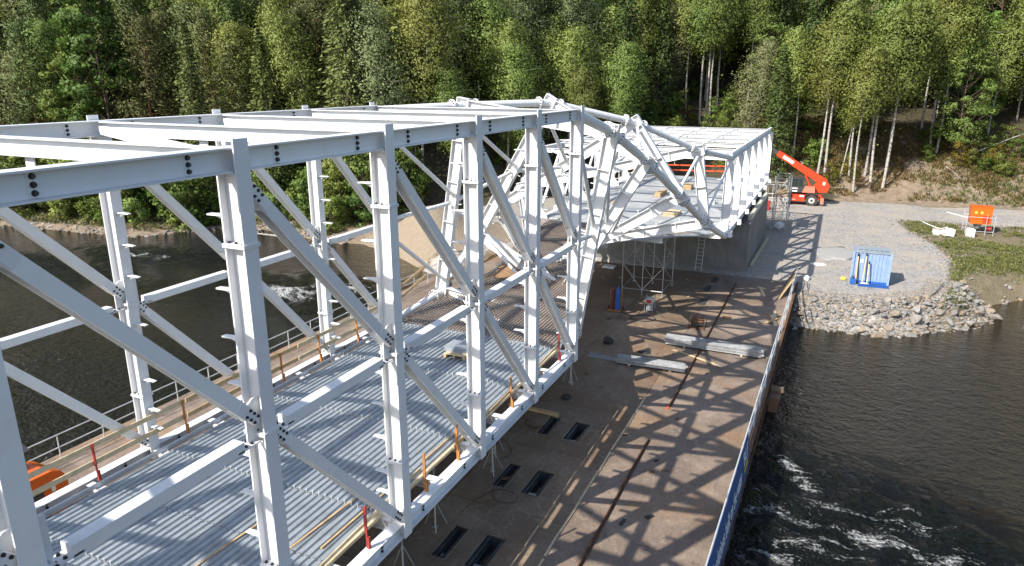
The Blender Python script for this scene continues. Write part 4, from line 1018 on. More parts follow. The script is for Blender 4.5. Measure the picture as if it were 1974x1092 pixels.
part('hose_guide', MB().path([P0.lerp(P1, .5) + V(-.1, 0, .42), P0.lerp(P1, .47) + V(-.1, 0, .62), P0.lerp(P1, .53) + V(-.1, 0, .62)], .03, 6), 'galvanised', bo)
nb = ub.cross(V(1, 0, 0)); nb = nb if nb.z > 0 else -nb
q = P0.lerp(P1, .66) + V(-.275, 0, 0)
plate_b = part('name_plate', MB().bar(q, q + ub * 1.35, (1, 0, 0), .012, .34), 'print_white', bo)
xd = -ub
lettering('MANITOU', .30, 'safety_red', bo, q + ub * 1.28 - nb * .1 + V(-.012, 0, 0), xd, nb, 1.2)
for zz in (1.95, 1.65): part('name_strip', MB().box(TX - 1.112, TX - 1.101, -5.0, -4.45, ZG + zz - .14, ZG + zz), 'print_white', cabn)
part('side_sticker', MB().box(TX - 1.112, TX - 1.101, -5.75, -5.3, ZG + .95, ZG + 1.15), 'print_white', th)
part('rear_mark', MB().box(TX - .365, TX - .352, -7.8, -7.55, ZG + 2.3, ZG + 2.65), 'print_white', th)
# access basket and stacked frames in front of it
bk = thing('work_basket', (76, -3.0, ZG), 'grey steel railing frame standing in front of the telehandler cab', 'frame')
for y in (-4.1, -3.4, -2.7, -2.0): part('post', MB().tube((77, y, ZG + .02), (77, y, ZG + 2.7), .03, 6), 'galvanised_light', bk)
for zz in (1.7, 2.7): part('rail', MB().tube((77, -4.1, ZG + zz), (77, -2.0, ZG + zz), .03, 6), 'galvanised_light', bk)
for i in range(4):
    single('red_crate', MB().box(76.0, 76.8, -2.6 + i * .75, -1.95 + i * .75, ZG + .02, ZG + 1.0 + .3 * (i % 2)).box(75.96, 76.84, -2.64 + i * .75, -1.91 + i * .75, ZG + .7, ZG + .8), 'safety_red' if i % 2 == 0 else 'timber_dark', (76.4, -3 + i * .75, ZG), ['red crate nearest the access scaffold', 'dark wooden crate between the red ones', 'second red crate behind the wall end', 'dark wooden crate farthest behind the wall end'][i], 'crate')

# ------------------------------------------------------------------ blue container
CX, CY0, CY1 = 48.6, -10.45, -12.75
ct = thing('container', (49.6, -11.6, ZG), 'small pale blue steel container with round roof holes on the gravel', 'container')
DEP = 1.9
prof = []; n = 9; wv = (CY0 - CY1 - .3) / n
front = MB()
for i in range(n):
    y0 = CY0 - .15 - i * wv
    seq = [(0, y0), (0, y0 - wv * .45), (.035, y0 - wv * .55), (.035, y0 - wv)]
    for (xa, ya), (xb, yb) in zip(seq[:-1], seq[1:]): front.add([(CX + xa, ya, ZG + .22), (CX + xb, yb, ZG + .22), (CX + xb, yb, ZG + 2.2), (CX + xa, ya, ZG + 2.2)], [(0, 1, 2, 3)])
    if i < n - 1: front.add([(CX + .035, y0 - wv, ZG + .22), (CX, y0 - wv, ZG + .22), (CX, y0 - wv, ZG + 2.2), (CX + .035, y0 - wv, ZG + 2.2)], [(0, 1, 2, 3)])
part('front_panel', front, 'container_blue', ct)
part('box_shell', MB().box(CX + .06, CX + DEP, CY1 + .02, CY0 - .02, ZG + .2, ZG + 2.2), 'container_blue', ct)
for y in (CY0, CY1): part('corner_post', MB().box(CX - .03, CX + .12, y - .075, y + .075, ZG + .05, ZG + 2.25), 'container_blue', ct)
part('top_rail', MB().box(CX - .035, CX + .1, CY1 + .076, CY0 - .076, ZG + 2.2, ZG + 2.26), 'container_roof', ct)
part('bottom_rail', MB().box(CX - .06, CX + .1, CY1 + .076, CY0 - .076, ZG + .06, ZG + .22), 'strong_blue', ct)
rf = part('roof', MB().box(CX + .1, CX + DEP, CY1, CY0, ZG + 2.203, ZG + 2.25), 'container_roof', ct)
for i in range(6):
    y = CY0 - .42 - i * .30 - .03 * i
    h = part('roof_hole', MB().ring((CX + .75, y, ZG + 2.255), (0, 0, 1), .13, .16, .02, 16), 'container_roof', rf)
    part('hole_dark', MB().tube((CX + .75, y, ZG + 2.245), (CX + .75, y, ZG + 2.256), .131, 16), 'hose_black', h)  # black disc on the closed roof, painting the dark inside of the hole
part('door_bar', MB().tube((CX - .05, CY0 - .35, ZG + .3), (CX - .05, CY0 - .35, ZG + 2.1), .025, 8), 'dark_steel', ct)
part('sign_plate', MB().box(CX - .02, CX - .008, CY0 - .62, CY0 - .45, ZG + 1.5, ZG + 1.75), 'print_white', ct)
for i, (y0, y1, zt, lab) in enumerate([(-10.75, -10.72, 1.95, 'pale pole leaning on the container near its left corner'), (-11.15, -11.25, 2.0, 'tall pale pole leaning on the middle of the container'), (-11.45, -11.45, 1.5, 'short pale pole with black end before the container')]):
    pp = thing('pole', (CX - .4, y0, ZG), lab, 'pole')
    part('shaft', MB().tube((CX - .42 - .1 * i, y0, ZG + .02), (CX - .1 - .15 * (i == 2), y1, ZG + zt), .045, 10), 'timber_pale', pp)
    part('tip', MB().tube((CX - .1 - .15 * (i == 2), y1, ZG + zt), (CX - .09 - .15 * (i == 2), y1, ZG + zt + .18), .05, 10), 'hose_black', pp)
jc = thing('jerry_can', (CX - .3, -10.5, ZG), 'blue canister with black neck at the container corner', 'canister')
part('can', MB().box(CX - .5, CX - .15, -10.75, -10.4, ZG + .01, ZG + .42), 'strong_blue', jc); part('neck', MB().tube((CX - .3, -10.6, ZG + .42), (CX - .3, -10.6, ZG + .52), .07, 10), 'hose_black', jc); part('handle', MB().path([V(CX - .3, -10.45, ZG + .42), V(CX - .3, -10.5, ZG + .6), V(CX - .3, -10.68, ZG + .6), V(CX - .3, -10.72, ZG + .42)], .015, 6), 'hose_black', jc)
single('steel_beam', MB().ibeam((CX - .75, -10.9, ZG + .1), (CX - .62, -12.8, ZG + .1), (0, 0, 1), .16, .14, .02, .015), 'strong_blue', (CX - .7, -11.8, ZG), 'strong blue beam lying in front of the container', 'beam')
lump('cement_bag', (CX - .55, -11.3, ZG), (.16, .32, .16), 'board_cream', 'crumpled pale bag on the ground before the container', 'bag', 4)
lump('cloth_bag', (CX + .6, -10.0, ZG), (.16, .2, .14), 'print_yellow', 'small yellow bag left of the container', 'bag', 5)

# ------------------------------------------------------------------ orange tank and white bags on the right
zt = gz(72, -21.2)
ot = thing('hopper', (72, -21.2, zt), 'orange steel hopper box on a thin tube stand in the grass', 'hopper')
hp = part('box', MB().add([(71.42, -20.5, zt + .95), (72.7, -20.5, zt + .95), (72.7, -22.1, zt + .95), (71.42, -22.1, zt + .95), (71.4, -20.45, zt + 2.45), (72.8, -20.45, zt + 2.45), (72.8, -22.15, zt + 2.45), (71.4, -22.15, zt + 2.45)],
     [(0, 1, 2, 3), (4, 7, 6, 5), (0, 4, 5, 1), (1, 5, 6, 2), (2, 6, 7, 3), (3, 7, 4, 0)]), 'machine_orange', ot)
part('lid', MB().box(71.38, 72.82, -22.2, -20.4, zt + 2.452, zt + 2.5), 'machine_orange', ot)
for y in (-20.75, -21.2): part('sticker', MB().bar((71.4, y, zt + 2.0), (71.4, y - .2, zt + 2.0), (0, 0, 1), .22, .02), 'print_yellow', hp)
part('door_panel', MB().box(71.40, 71.44, -22.0, -21.45, zt + 1.05, zt + 1.75), 'machine_red', hp)
for (x, y) in ((71.2, -20.2), (71.2, -22.4), (73.0, -20.2), (73.0, -22.4), (71.2, -21.75)): part('leg', MB().tube((x, y, zt - .5), (x, y, zt + 1.9), .02, 8), 'galvanised_light', ot)
part('top_ring', MB().path([V(71.2, -20.2, zt + 1.6), V(71.2, -22.4, zt + 1.6), V(73, -22.4, zt + 1.6), V(73, -20.2, zt + 1.6), V(71.2, -20.2, zt + 1.6)], .018, 6), 'galvanised_light', ot)
part('low_frame', MB().path([V(71.2, -20.2, zt + .3), V(71.2, -22.4, zt + .3), V(73, -22.4, zt + .3), V(73, -20.2, zt + .3), V(71.2, -20.2, zt + .3)], .018, 6), 'galvanised_light', ot)
part('outlet', MB().tube((72, -21.2, zt + 1.0), (72, -21.2, zt + .45), .45, 14, .18), 'galvanised', ot)
part('motor', MB().tube((71.9, -21.9, zt + .5), (71.9, -22.3, zt + .5), .22, 12), 'safety_red', ot)
for i, (x, y, s, rz, lab) in enumerate([(70.4, -20.5, .62, .1, 'white cube tank standing in front of the orange hopper'), (69.6, -18.75, .6, .6, 'white square bag tilted beside the tub')]):
    zz = gz(x, y); m = MB(); m.box(-s / 2, s / 2, -s / 2, s / 2, 0, s * 1.15); m.box(-s * .42, s * .42, -s * .42, s * .42, s * 1.15, s * 1.2); m.tube((0, 0, s * 1.2), (0, 0, s * 1.27), .08, 10)
    o = tag(link('cube_tank', m.mesh('cube_tank', 'plastic_white'), None, (x, y, zz)), lab, 'tank'); o.rotation_euler = ((.25, .15, rz) if i else (0, 0, rz))
zz = gz(69.9, -17.9); tb_ = thing('tub', (69.9, -17.9, zz), 'white round tub full of brown soil beside the tilted bag', 'tub')
part('wall', MB().ring((69.9, -17.9, zz + .25), (0, 0, 1), .42, .46, .5, 20).tube((69.9, -17.9, zz), (69.9, -17.9, zz + .04), .43, 20), 'plastic_white', tb_); part('soil', MB().tube((69.9, -17.9, zz + .42), (69.9, -17.9, zz + .48), .415, 20), 'formwork_ply', tb_)
cable('pipe', [(75.5, -17.0, gz(75.5, -17) + .1), (73.2, -17.6, gz(73.2, -17.6) + .12), (71.2, -18.2, gz(71.2, -18.2) + .3), (70.2, -18.6, gz(70.2, -18.6) + .7)], 'white plastic pipe running from the road to the tub', .06, 'plastic_white')
cable('pipe', [(82.5, -20.0, gz(82.5, -20) + .08), (80, -21.3, gz(80, -21.3) + .06), (77.6, -22.2, gz(77.6, -22.2) + .08)], 'thin white pipe lying behind the orange hopper', .05, 'plastic_white')
lump('sand_pile', (57.5, -9.4, ZG - .06), (2.6, 1.7, .10), 'crushed_stone', 'low pale heap of crushed stone on the yard', 'heap', 8)
lump('plastic_sheet', (53.0, -8.2, ZG - .03), (.25, .6, .12), 'plastic_white', 'crumpled white sheet at the yard end of the railing', 'sheet', 9)
lump('plastic_sheet', (48.2, -7.6, ZG - .02), (.5, .25, .2), 'plastic_white', 'small white wrapping beside the leaning boards', 'sheet', 10)
cable('chain', [(44.0, -7.5, ZG + .35), (43.6, -9.0, ZG + .05), (43.7, -11, ZG + .02), (44.6, -13.2, ZG + .05), (47.0, -15.2, ZG + .1), (50.5, -16.3, ZG + .2)], 'dark cable strung along the top of the stone slope', .03, 'dark_steel')
ctz = [(46.5, -7.2, ZG), (43.0, -7.6, -3.7), (41.6, -7.9, ZW)]
rl = thing('rope_ladder', (43.5, -7.6, ZG), 'dark ladder hanging down the stones beside the barge', 'ladder')
for dy in (-.18, .18): part('stile', MB().path([V(a, b + dy - .3, c + .35) for a, b, c in ctz], .025, 6), 'dark_steel', rl)
for i in range(9):
    f = i / 8; part('rung', MB().tube((46.5 - 4.9 * f, -7.5 - .7 * f - .18, ZG + .35 - 1.35 * f), (46.5 - 4.9 * f, -7.5 - .7 * f + .18, ZG + .35 - 1.35 * f), .018, 6), 'dark_steel', rl)

# ------------------------------------------------------------------ stones
import bmesh
def stone_mesh(seed, mat='rock', sub_=2):
    bm = bmesh.new(); bmesh.ops.create_icosphere(bm, subdivisions=1, radius=1)
    rs = np.random.default_rng(seed); n = [Vector(rs.normal(size=3)).normalized() for _ in range(9)]; dd = rs.uniform(.32, .72, 9)
    bmesh.ops.subdivide_edges(bm, edges=bm.edges, cuts=1, use_grid_fill=True)
    for v in bm.verts:
        p = v.co.normalized()
        for a, d in zip(n, dd):
            k_ = p.dot(a)
            if k_ > d: p = p - a * (k_ - d)
        v.co = Vector((p.x * 1.0, p.y * .8, p.z * .62))
    me = bpy.data.meshes.new('stone'); bm.to_mesh(me); bm.free(); me.materials.append(MATS[mat]); return me
STONES = [stone_mesh(s) for s in range(10)]
def stone_arrays(me):
    v = np.empty(len(me.vertices) * 3, np.float32); me.vertices.foreach_get('co', v)
    f = [tuple(p.vertices) for p in me.polygons]; return v.reshape(-1, 3), f
def rot_rand(rs):
    return np.array(Matrix.Rotation(rs.uniform(0, 6.28), 3, 'Z') @ Matrix.Rotation(rs.uniform(-.5, .5), 3, 'X') @ Matrix.Rotation(rs.uniform(-.5, .5), 3, 'Y'))
rs = np.random.default_rng(21)
rip = thing('riprap_bank', (43, -11, ZW), 'slope of loose grey and tan stones below the gravel yard', 'stone bank')
SEG = [(45.0, -6.9), (41.5, -7.4), (41.8, -9.7), (42.2, -12.9), (45.7, -17.2), (47.8, -18.6), (51.5, -19.2)]
def shore_pt(u):
    L = [math.dist(a, b) for a, b in zip(SEG[:-1], SEG[1:])]; u *= sum(L)
    for (a, b), l in zip(zip(SEG[:-1], SEG[1:]), L):
        if u <= l:
            t = u / l; nx, ny = (b[1] - a[1]), -(b[0] - a[0]); q = math.hypot(nx, ny); sgn = 1
            return a[0] + (b[0] - a[0]) * t, a[1] + (b[1] - a[1]) * t, -nx / q * sgn, -ny / q * sgn
        u -= l
    return SEG[-1][0], SEG[-1][1], 1, 0
cnt = 0; used = []
for tries in range(12000):
    if cnt >= 300: break
    x, y, nx, ny = shore_pt(rs.uniform(.16, 1)); d = rs.uniform(-.5, 2.3) ; x += nx * d; y += ny * d
    sz = (.13 + .26 * rs.uniform() ** 1.8) * (1.3 if y < -10.5 else .85) * (1.1 if d < 1.2 else .85)
    if any((x - a) ** 2 + (y - b) ** 2 < (sz + c) ** 2 * .42 for a, b, c in used): continue
    used.append((x, y, sz)); cnt += 1
    o = link('stone', STONES[rs.integers(10)], rip); z = max(gz(x, y), ZW - .15)
    o.location = Vector((x, y, z + sz * .3)) - rip.location; o.scale = (sz, sz * rs.uniform(.8, 1.2), sz * rs.uniform(.9, 1.2))
    o.rotation_euler = (rs.uniform(-.5, .5), rs.uniform(-.5, .5), rs.uniform(0, 6.28))
def scatter_stones(name, pts, parent=None):
    arr = [stone_arrays(m) for m in STONES]; vs, fs = [], []; off = 0
    for (x, y, z, s) in pts:
        v, f = arr[rs.integers(10)]; w = (v * s) @ rot_rand(rs).T + np.array([x, y, z]); vs.append(w); fs += [tuple(i + off for i in p) for p in f]; off += len(v)
    base = rip.location if parent else Vector((0, 0, 0))
    me = bpy.data.meshes.new(name); me.from_pydata((np.concatenate(vs) - np.array(base)).tolist(), [], fs); me.materials.append(MATS['rock'])
    o = link(name, me, parent); o['kind'] = 'stuff'; return o
def settle(xy, sink=-.02, floor=-99):
    xy = np.array(xy); z = np.maximum(ground_z(xy[:, 0], xy[:, 1]), floor); return np.column_stack([xy, z + sink])
pts = []; sz_ = []
for _ in range(4200):
    x, y, nx, ny = shore_pt(rs.uniform(0, 1)); d = rs.uniform(-.3, 3.8); pts.append((x + nx * d, y + ny * d)); sz_.append(rs.uniform(.06, .19) * (1 if d < 2 else .55))
pts = [(*p, s_) for p, s_ in zip(settle(pts, .02, ZW - .1).tolist(), sz_)]
scatter_stones('small_stones', pts, rip)
pts = []; sz_ = []
for _ in range(1500):                                     # shores and yard edges
    k_ = rs.uniform()
    if k_ < .35: y = rs.uniform(33, 75); x = float(np.interp(y, SHORE[:, 1], SHORE[:, 0])) + rs.normal(.8, 1.2); s = rs.uniform(.08, .3)
    elif k_ < .5: y = rs.uniform(-40, -20); x = float(np.interp(y, SHORE[:, 1], SHORE[:, 0])) + rs.normal(.3, .6); s = rs.uniform(.08, .3)
    elif k_ < .75: x = rs.uniform(50, 76); y = float(np.interp(x, GEDGE[:, 0], GEDGE[:, 1])) + rs.normal(-.3, .9); s = rs.uniform(.05, .16)
    elif k_ < .9: x = rs.uniform(74, 77); y = rs.uniform(-28, -17); s = rs.uniform(.06, .16)
    else: x = rs.uniform(88, 98); y = rs.uniform(-32, -8); s = rs.uniform(.06, .2)
    pts.append((x, y)); sz_.append(s)
pts = [(*p, s_) for p, s_ in zip(settle(pts, .03).tolist(), sz_) if p[2] > ZW - .25]
tag(scatter_stones('loose_stones', pts), 'scattered stones along the shores and edges of the yard', 'stones')

# ------------------------------------------------------------------ vegetation
def cards(c, size, rs, asp=.6, dirs=None, droop=0.0, out=None):
    """leaf cards: folded rhombus quads round the centres c, faced outwards; returns verts, quads, normals"""
    n = len(c); a = rs.normal(size=(n, 3))
    if dirs is not None: a = dirs + .35 * a
    a[:, 2] -= droop; a /= np.linalg.norm(a, axis=1)[:, None] + 1e-9
    b = np.cross(a, rs.normal(size=(n, 3))); b /= np.linalg.norm(b, axis=1)[:, None] + 1e-9
    nrm = np.cross(a, b)
    if out is None: out = np.stack([c[:, 0], c[:, 1], 0 * c[:, 2]], 1)
    out = out / (np.linalg.norm(out, axis=1)[:, None] + 1e-6); sg = np.sign((nrm * out).sum(1))[:, None]; sg[sg == 0] = 1; b = b * sg; nrm = nrm * sg
    s = (size * rs.uniform(.6, 1.35, n))[:, None]; nn = nrm * s * -.2
    v = np.stack([c - a * s, c - b * s * asp + nn, c + a * s, c + b * s * asp + nn], 1).reshape(-1, 3)
    N = out * 1.0 + nrm * .17; N /= np.linalg.norm(N, axis=1)[:, None] + 1e-9
    return v, np.arange(4 * n).reshape(n, 4), np.repeat(N, 4, 0)
def foliage(v, q, N, mat):
    q = q[:, ::-1]
    me = fast_mesh('crown', v, np.ascontiguousarray(q), mat)
    fn = np.cross(v[q[:, 1]] - v[q[:, 0]], v[q[:, 2]] - v[q[:, 0]])
    if (fn * N[q[:, 0]]).sum(1).mean() < 0: me.flip_normals()
    me.polygons.foreach_set('use_smooth', [True] * len(me.polygons))
    me.normals_split_custom_set_from_vertices(N.tolist()); return me
def limb(vs, fs, pts, r0, r1, n=5):
    off = len(vs); m = len(pts)
    for i, p in enumerate(pts):
        d = (pts[min(i + 1, m - 1)] - pts[max(i - 1, 0)]); d = d / (np.linalg.norm(d) + 1e-9)
        a = np.cross(d, [0.3, 0.9, 0.1]); a /= np.linalg.norm(a); b = np.cross(d, a); r = r0 + (r1 - r0) * i / (m - 1)
        for q in range(n): t = 2 * math.pi * q / n; vs.append(p + a * r * math.cos(t) + b * r * math.sin(t))
    for i in range(m - 1):
        for q in range(n): fs.append((off + i * n + q, off + i * n + (q + 1) % n, off + (i + 1) * n + (q + 1) % n, off + (i + 1) * n + q))
def wood_mesh(vs, fs, mat):
    me = fast_mesh('trunk', np.array(vs), np.array(fs), mat); me.polygons.foreach_set('use_smooth', [True] * len(me.polygons)); return me
def tree_birch(seed, H=17.0, bare=.38, leaf='leaf_birch', R=.15, nl=11000, lean=.06):
    rs = np.random.default_rng(seed); vs, fs = [], []; lx, ly = rs.normal(0, lean, 2) * H
    def tp(t): return np.array([lx * t * t + .12 * math.sin(t * 7 + seed), ly * t * t + .12 * math.cos(t * 6 + seed), H * t])
    limb(vs, fs, [tp(t) for t in np.linspace(0, .97, 12)], .0085 * H, .012, 7)
    C_, O_ = [], []; nb = 64
    for i in range(nb):
        t = bare + (.97 - bare) * (i / nb) ** .9; az = i * 2.4 + rs.uniform(-.4, .4)
        prof_ = math.sin(math.pi * min(1, (t - bare) / (1 - bare) * .82 + .16)) ** .8
        L = R * H * prof_ * rs.uniform(.65, 1.25) + .3; up = rs.uniform(.35, .9)
        P = [tp(t) + np.array([math.cos(az) * L * s, math.sin(az) * L * s, up * L * s * (1 - .55 * s)]) for s in np.linspace(0, 1, 5)]
        limb(vs, fs, P, .006 * H * (1 - t) + .012, .006, 4)
        k_ = int(nl / nb * (.5 + prof_)); s = rs.uniform(.3, 1.05, k_)
        pos = np.array(P[0])[None] + np.stack([np.cos(az) * L * s, np.sin(az) * L * s, up * L * s * (1 - .55 * s)], 1)
        pos += rs.normal(0, .26 + .1 * L, (k_, 3)) * np.array([1, 1, .75]); pos[:, 2] -= rs.exponential(.55, k_) * s
        C_.append(pos); tip = tp(t) + np.array([math.cos(az), math.sin(az), 0]) * L * .6; ax = tp(min(t + .02, 1)); g = pos - tip; g /= np.linalg.norm(g, axis=1)[:, None] + .25; r_ = pos - ax; r_[:, 2] = r_[:, 2] * .4 + .25 * L; r_ /= np.linalg.norm(r_, axis=1)[:, None] + .2
        O_.append(g * .7 + r_)
    c = np.concatenate(C_); v, q, N = cards(c, .108 * H / 17, rs, .62, droop=.5, out=np.concatenate(O_))
    return wood_mesh(vs, fs, 'bark_birch'), foliage(v, q, N, leaf)
def tree_broad(seed, H=13.0, leaf='leaf_broad', R=.24, ncl=85, nl=10000, bare=.12, bark='bark_spruce', ls=None):
    rs = np.random.default_rng(seed); vs, fs = [], []; cs = H / 13 if ls is None else ls
    def tp(t): return np.array([.4 * math.sin(t * 3 + seed), .4 * math.cos(t * 2.3 + seed) - .4, H * t])
    limb(vs, fs, [tp(t) for t in np.linspace(0, .9, 9)], .011 * H, .02, 7); C_, O_ = [], []
    for i in range(ncl):
        t = bare + (1 - bare) * rs.uniform(0, 1) ** .85; az = rs.uniform(0, 6.28); prof_ = (math.sin(math.pi * (.12 + .86 * (t - bare) / (1 - bare)))) ** .7
        rr = R * H * prof_ * math.sqrt(rs.uniform(.25, 1)); p = tp(t) * np.array([1, 1, .97]) + np.array([math.cos(az) * rr, math.sin(az) * rr, rs.normal(0, .3)])
        a = tp(max(.05, t - .18)); limb(vs, fs, [a, (a + p) / 2 + np.array([0, 0, -.15]), p], .03, .01, 4)
        k_ = int(nl / ncl * rs.uniform(.6, 1.4)); g = rs.normal(size=(k_, 3)); g /= np.linalg.norm(g, axis=1)[:, None]
        C_.append(p + g * (rs.uniform(.35, 1, k_) ** .5)[:, None] * np.array([.75, .75, .5]) * rs.uniform(.7, 1.25) * cs)
        r_ = p - tp(t); r_[2] += .3 * rr; r_ /= np.linalg.norm(r_) + .2; O_.append(g + .8 * r_)
    v, q, N = cards(np.concatenate(C_), .118 * (H / 13 if ls is None else ls * 1.15), rs, .65, out=np.concatenate(O_))
    return wood_mesh(vs, fs, bark), foliage(v, q, N, leaf)
def tree_spruce(seed, H=20.0, R=.165, nw=46, per=7, nc=26, base=.05, dead=.0):
    rs = np.random.default_rng(seed); vs, fs = [], []
    limb(vs, fs, [np.array([.1 * math.sin(t * 5), .1 * math.cos(t * 4), H * t]) for t in np.linspace(0, .99, 8)], .011 * H, .012, 7); C_, D_, O_ = [], [], []
    for i in range(nw):
        t = base + (.985 - base) * i / (nw - 1)
        for j in range(per):
            az = j * 6.283 / per + i * 1.1 + rs.uniform(-.3, .3); L = R * H * (1 - t) ** .82 * rs.uniform(.7, 1.2) + .22; dr = -.05 - .5 * (1 - t) * rs.uniform(.5, 1.2)
            u = np.array([math.cos(az), math.sin(az), 0]); w = np.array([-u[1], u[0], 0]); p0 = np.array([0, 0, H * t])
            def bp(s): return p0 + u * L * s + np.array([0, 0, 1.0]) * (dr * L * s + .28 * L * s * s)
            if L > .9: limb(vs, fs, [bp(0), bp(.5), bp(1)], .02, .006, 3)
            k_ = max(5, int(nc * (L / (R * H)) * 1.2 + 4)); s = rs.uniform(.1, 1.0, k_) ** .75; sp = rs.normal(0, .13 * L, k_) * (1.15 - s)
            pos = np.array([bp(a) for a in s]) + w * sp[:, None] + np.array([0, 0, -1]) * rs.exponential(.10 + .035 * L, k_)[:, None]
            C_.append(pos); D_.append(u * .8 + w * np.sign(sp)[:, None] * .5 + np.array([0, 0, -.35])); O_.append(u * .8 + np.array([0, 0, .75]) + w * np.sign(sp)[:, None] * .35)
    v, q, N = cards(np.concatenate(C_), .235 * H / 20, rs, .30, dirs=np.concatenate(D_), out=np.concatenate(O_))
    return wood_mesh(vs, fs, 'bark_spruce'), foliage(v, q, N, 'needle_spruce')
def tree_pine(seed, H=17.0, R=.2, bare=.3, ncl=80, nl=8000):
    rs = np.random.default_rng(seed); vs, fs = [], []
    def tp(t): return np.array([.5 * math.sin(t * 3 + seed), .4 * math.cos(t * 2.6 + seed) - .4, H * t])
    limb(vs, fs, [tp(t) for t in np.linspace(0, .95, 10)], .0125 * H, .03, 8); C_, D_, O_ = [], [], []
    for i in range(ncl):
        t = bare + (1 - bare) * (i / ncl); az = i * 2.4 + rs.uniform(-.5, .5); prof_ = (1 - ((t - bare) / (1 - bare)) ** 1.6) * .85 + .15
        L = R * H * prof_ * rs.uniform(.45, 1.15); p = tp(t) + np.array([math.cos(az) * L, math.sin(az) * L, L * rs.uniform(.0, .35)])
        limb(vs, fs, [tp(t), (tp(t) + p) / 2 + np.array([0, 0, -.1]), p], .035, .012, 4)
        for f, wgt in ((1.0, .6), (.62, .4)):
            k_ = int(nl / ncl * wgt); cpt = tp(t) + (p - tp(t)) * f; g = rs.normal(size=(k_, 3)) * np.array([.55, .55, .26]) * (1.1 if f == 1 else .8)
            C_.append(cpt + g); D_.append(g / (np.linalg.norm(g, axis=1)[:, None] + .01) + np.array([0, 0, .5])); O_.append(g * 1.6 + np.array([math.cos(az), math.sin(az), .55]) * .5)
    v, q, N = cards(np.concatenate(C_), .16, rs, .32, dirs=np.concatenate(D_), out=np.concatenate(O_))
    return wood_mesh(vs, fs, 'bark_pine'), foliage(v, q, N, 'needle_pine')
def shrub(seed, H=3.0, leaf='leaf_broad', nl=2600):
    return tree_broad(seed, H, leaf, .38, 34, nl, .05, ls=.62)
KIND = {
 'birch': [tree_birch(1), tree_birch(2, bare=.48, R=.13), tree_birch(3, bare=.3, R=.17), tree_birch(4, bare=.52, R=.13, nl=9500), tree_birch(5, bare=.25, R=.18, leaf='leaf_birch_grey')],
 'broadleaf': [tree_broad(11), tree_broad(12, R=.2, H=14), tree_broad(13, leaf='leaf_birch', R=.27)],
 'spruce': [tree_spruce(21), tree_spruce(22, R=.14, H=21), tree_spruce(23, R=.19, H=17)],
 'pine': [tree_pine(31), tree_pine(32, bare=.42, R=.18), tree_pine(33, bare=.2, R=.23)],
 'shrub': [shrub(41), shrub(42, leaf='leaf_birch'), shrub(43, H=3.4)],
 'yellow_shrub': [shrub(51, leaf='leaf_yellow', nl=1800), shrub(52, leaf='leaf_yellow', nl=1500)],
 'dry_shrub': [shrub(61, leaf='brush_dry', nl=1100)]}
NAMES = {'birch': 'birch_tree', 'broadleaf': 'broadleaf_tree', 'spruce': 'spruce_tree', 'pine': 'pine_tree', 'shrub': 'shrub', 'yellow_shrub': 'shrub', 'dry_shrub': 'shrub'}
CATS = {'birch': 'birch', 'broadleaf': 'tree', 'spruce': 'spruce', 'pine': 'pine', 'shrub': 'shrub', 'yellow_shrub': 'shrub', 'dry_shrub': 'shrub'}
def plant(kind, x, y, s, label, group=None, idx=None, tilt=(0, 0), rz=None, sxy=1.0):
    trunk, crown = KIND[kind][random.randrange(len(KIND[kind])) if idx is None else idx]
    t = thing(NAMES[kind], (x, y, gz(x, y) - .08), label, CATS[kind], group)
    t.rotation_euler = (tilt[0], tilt[1], random.uniform(0, 6.28) if rz is None else rz); t.scale = (s * sxy, s * sxy, s)
    link('trunk', trunk, t); link('crown', crown, t)
    PLACED.append((x, y)); return t
PLACED = []; random.seed(77)
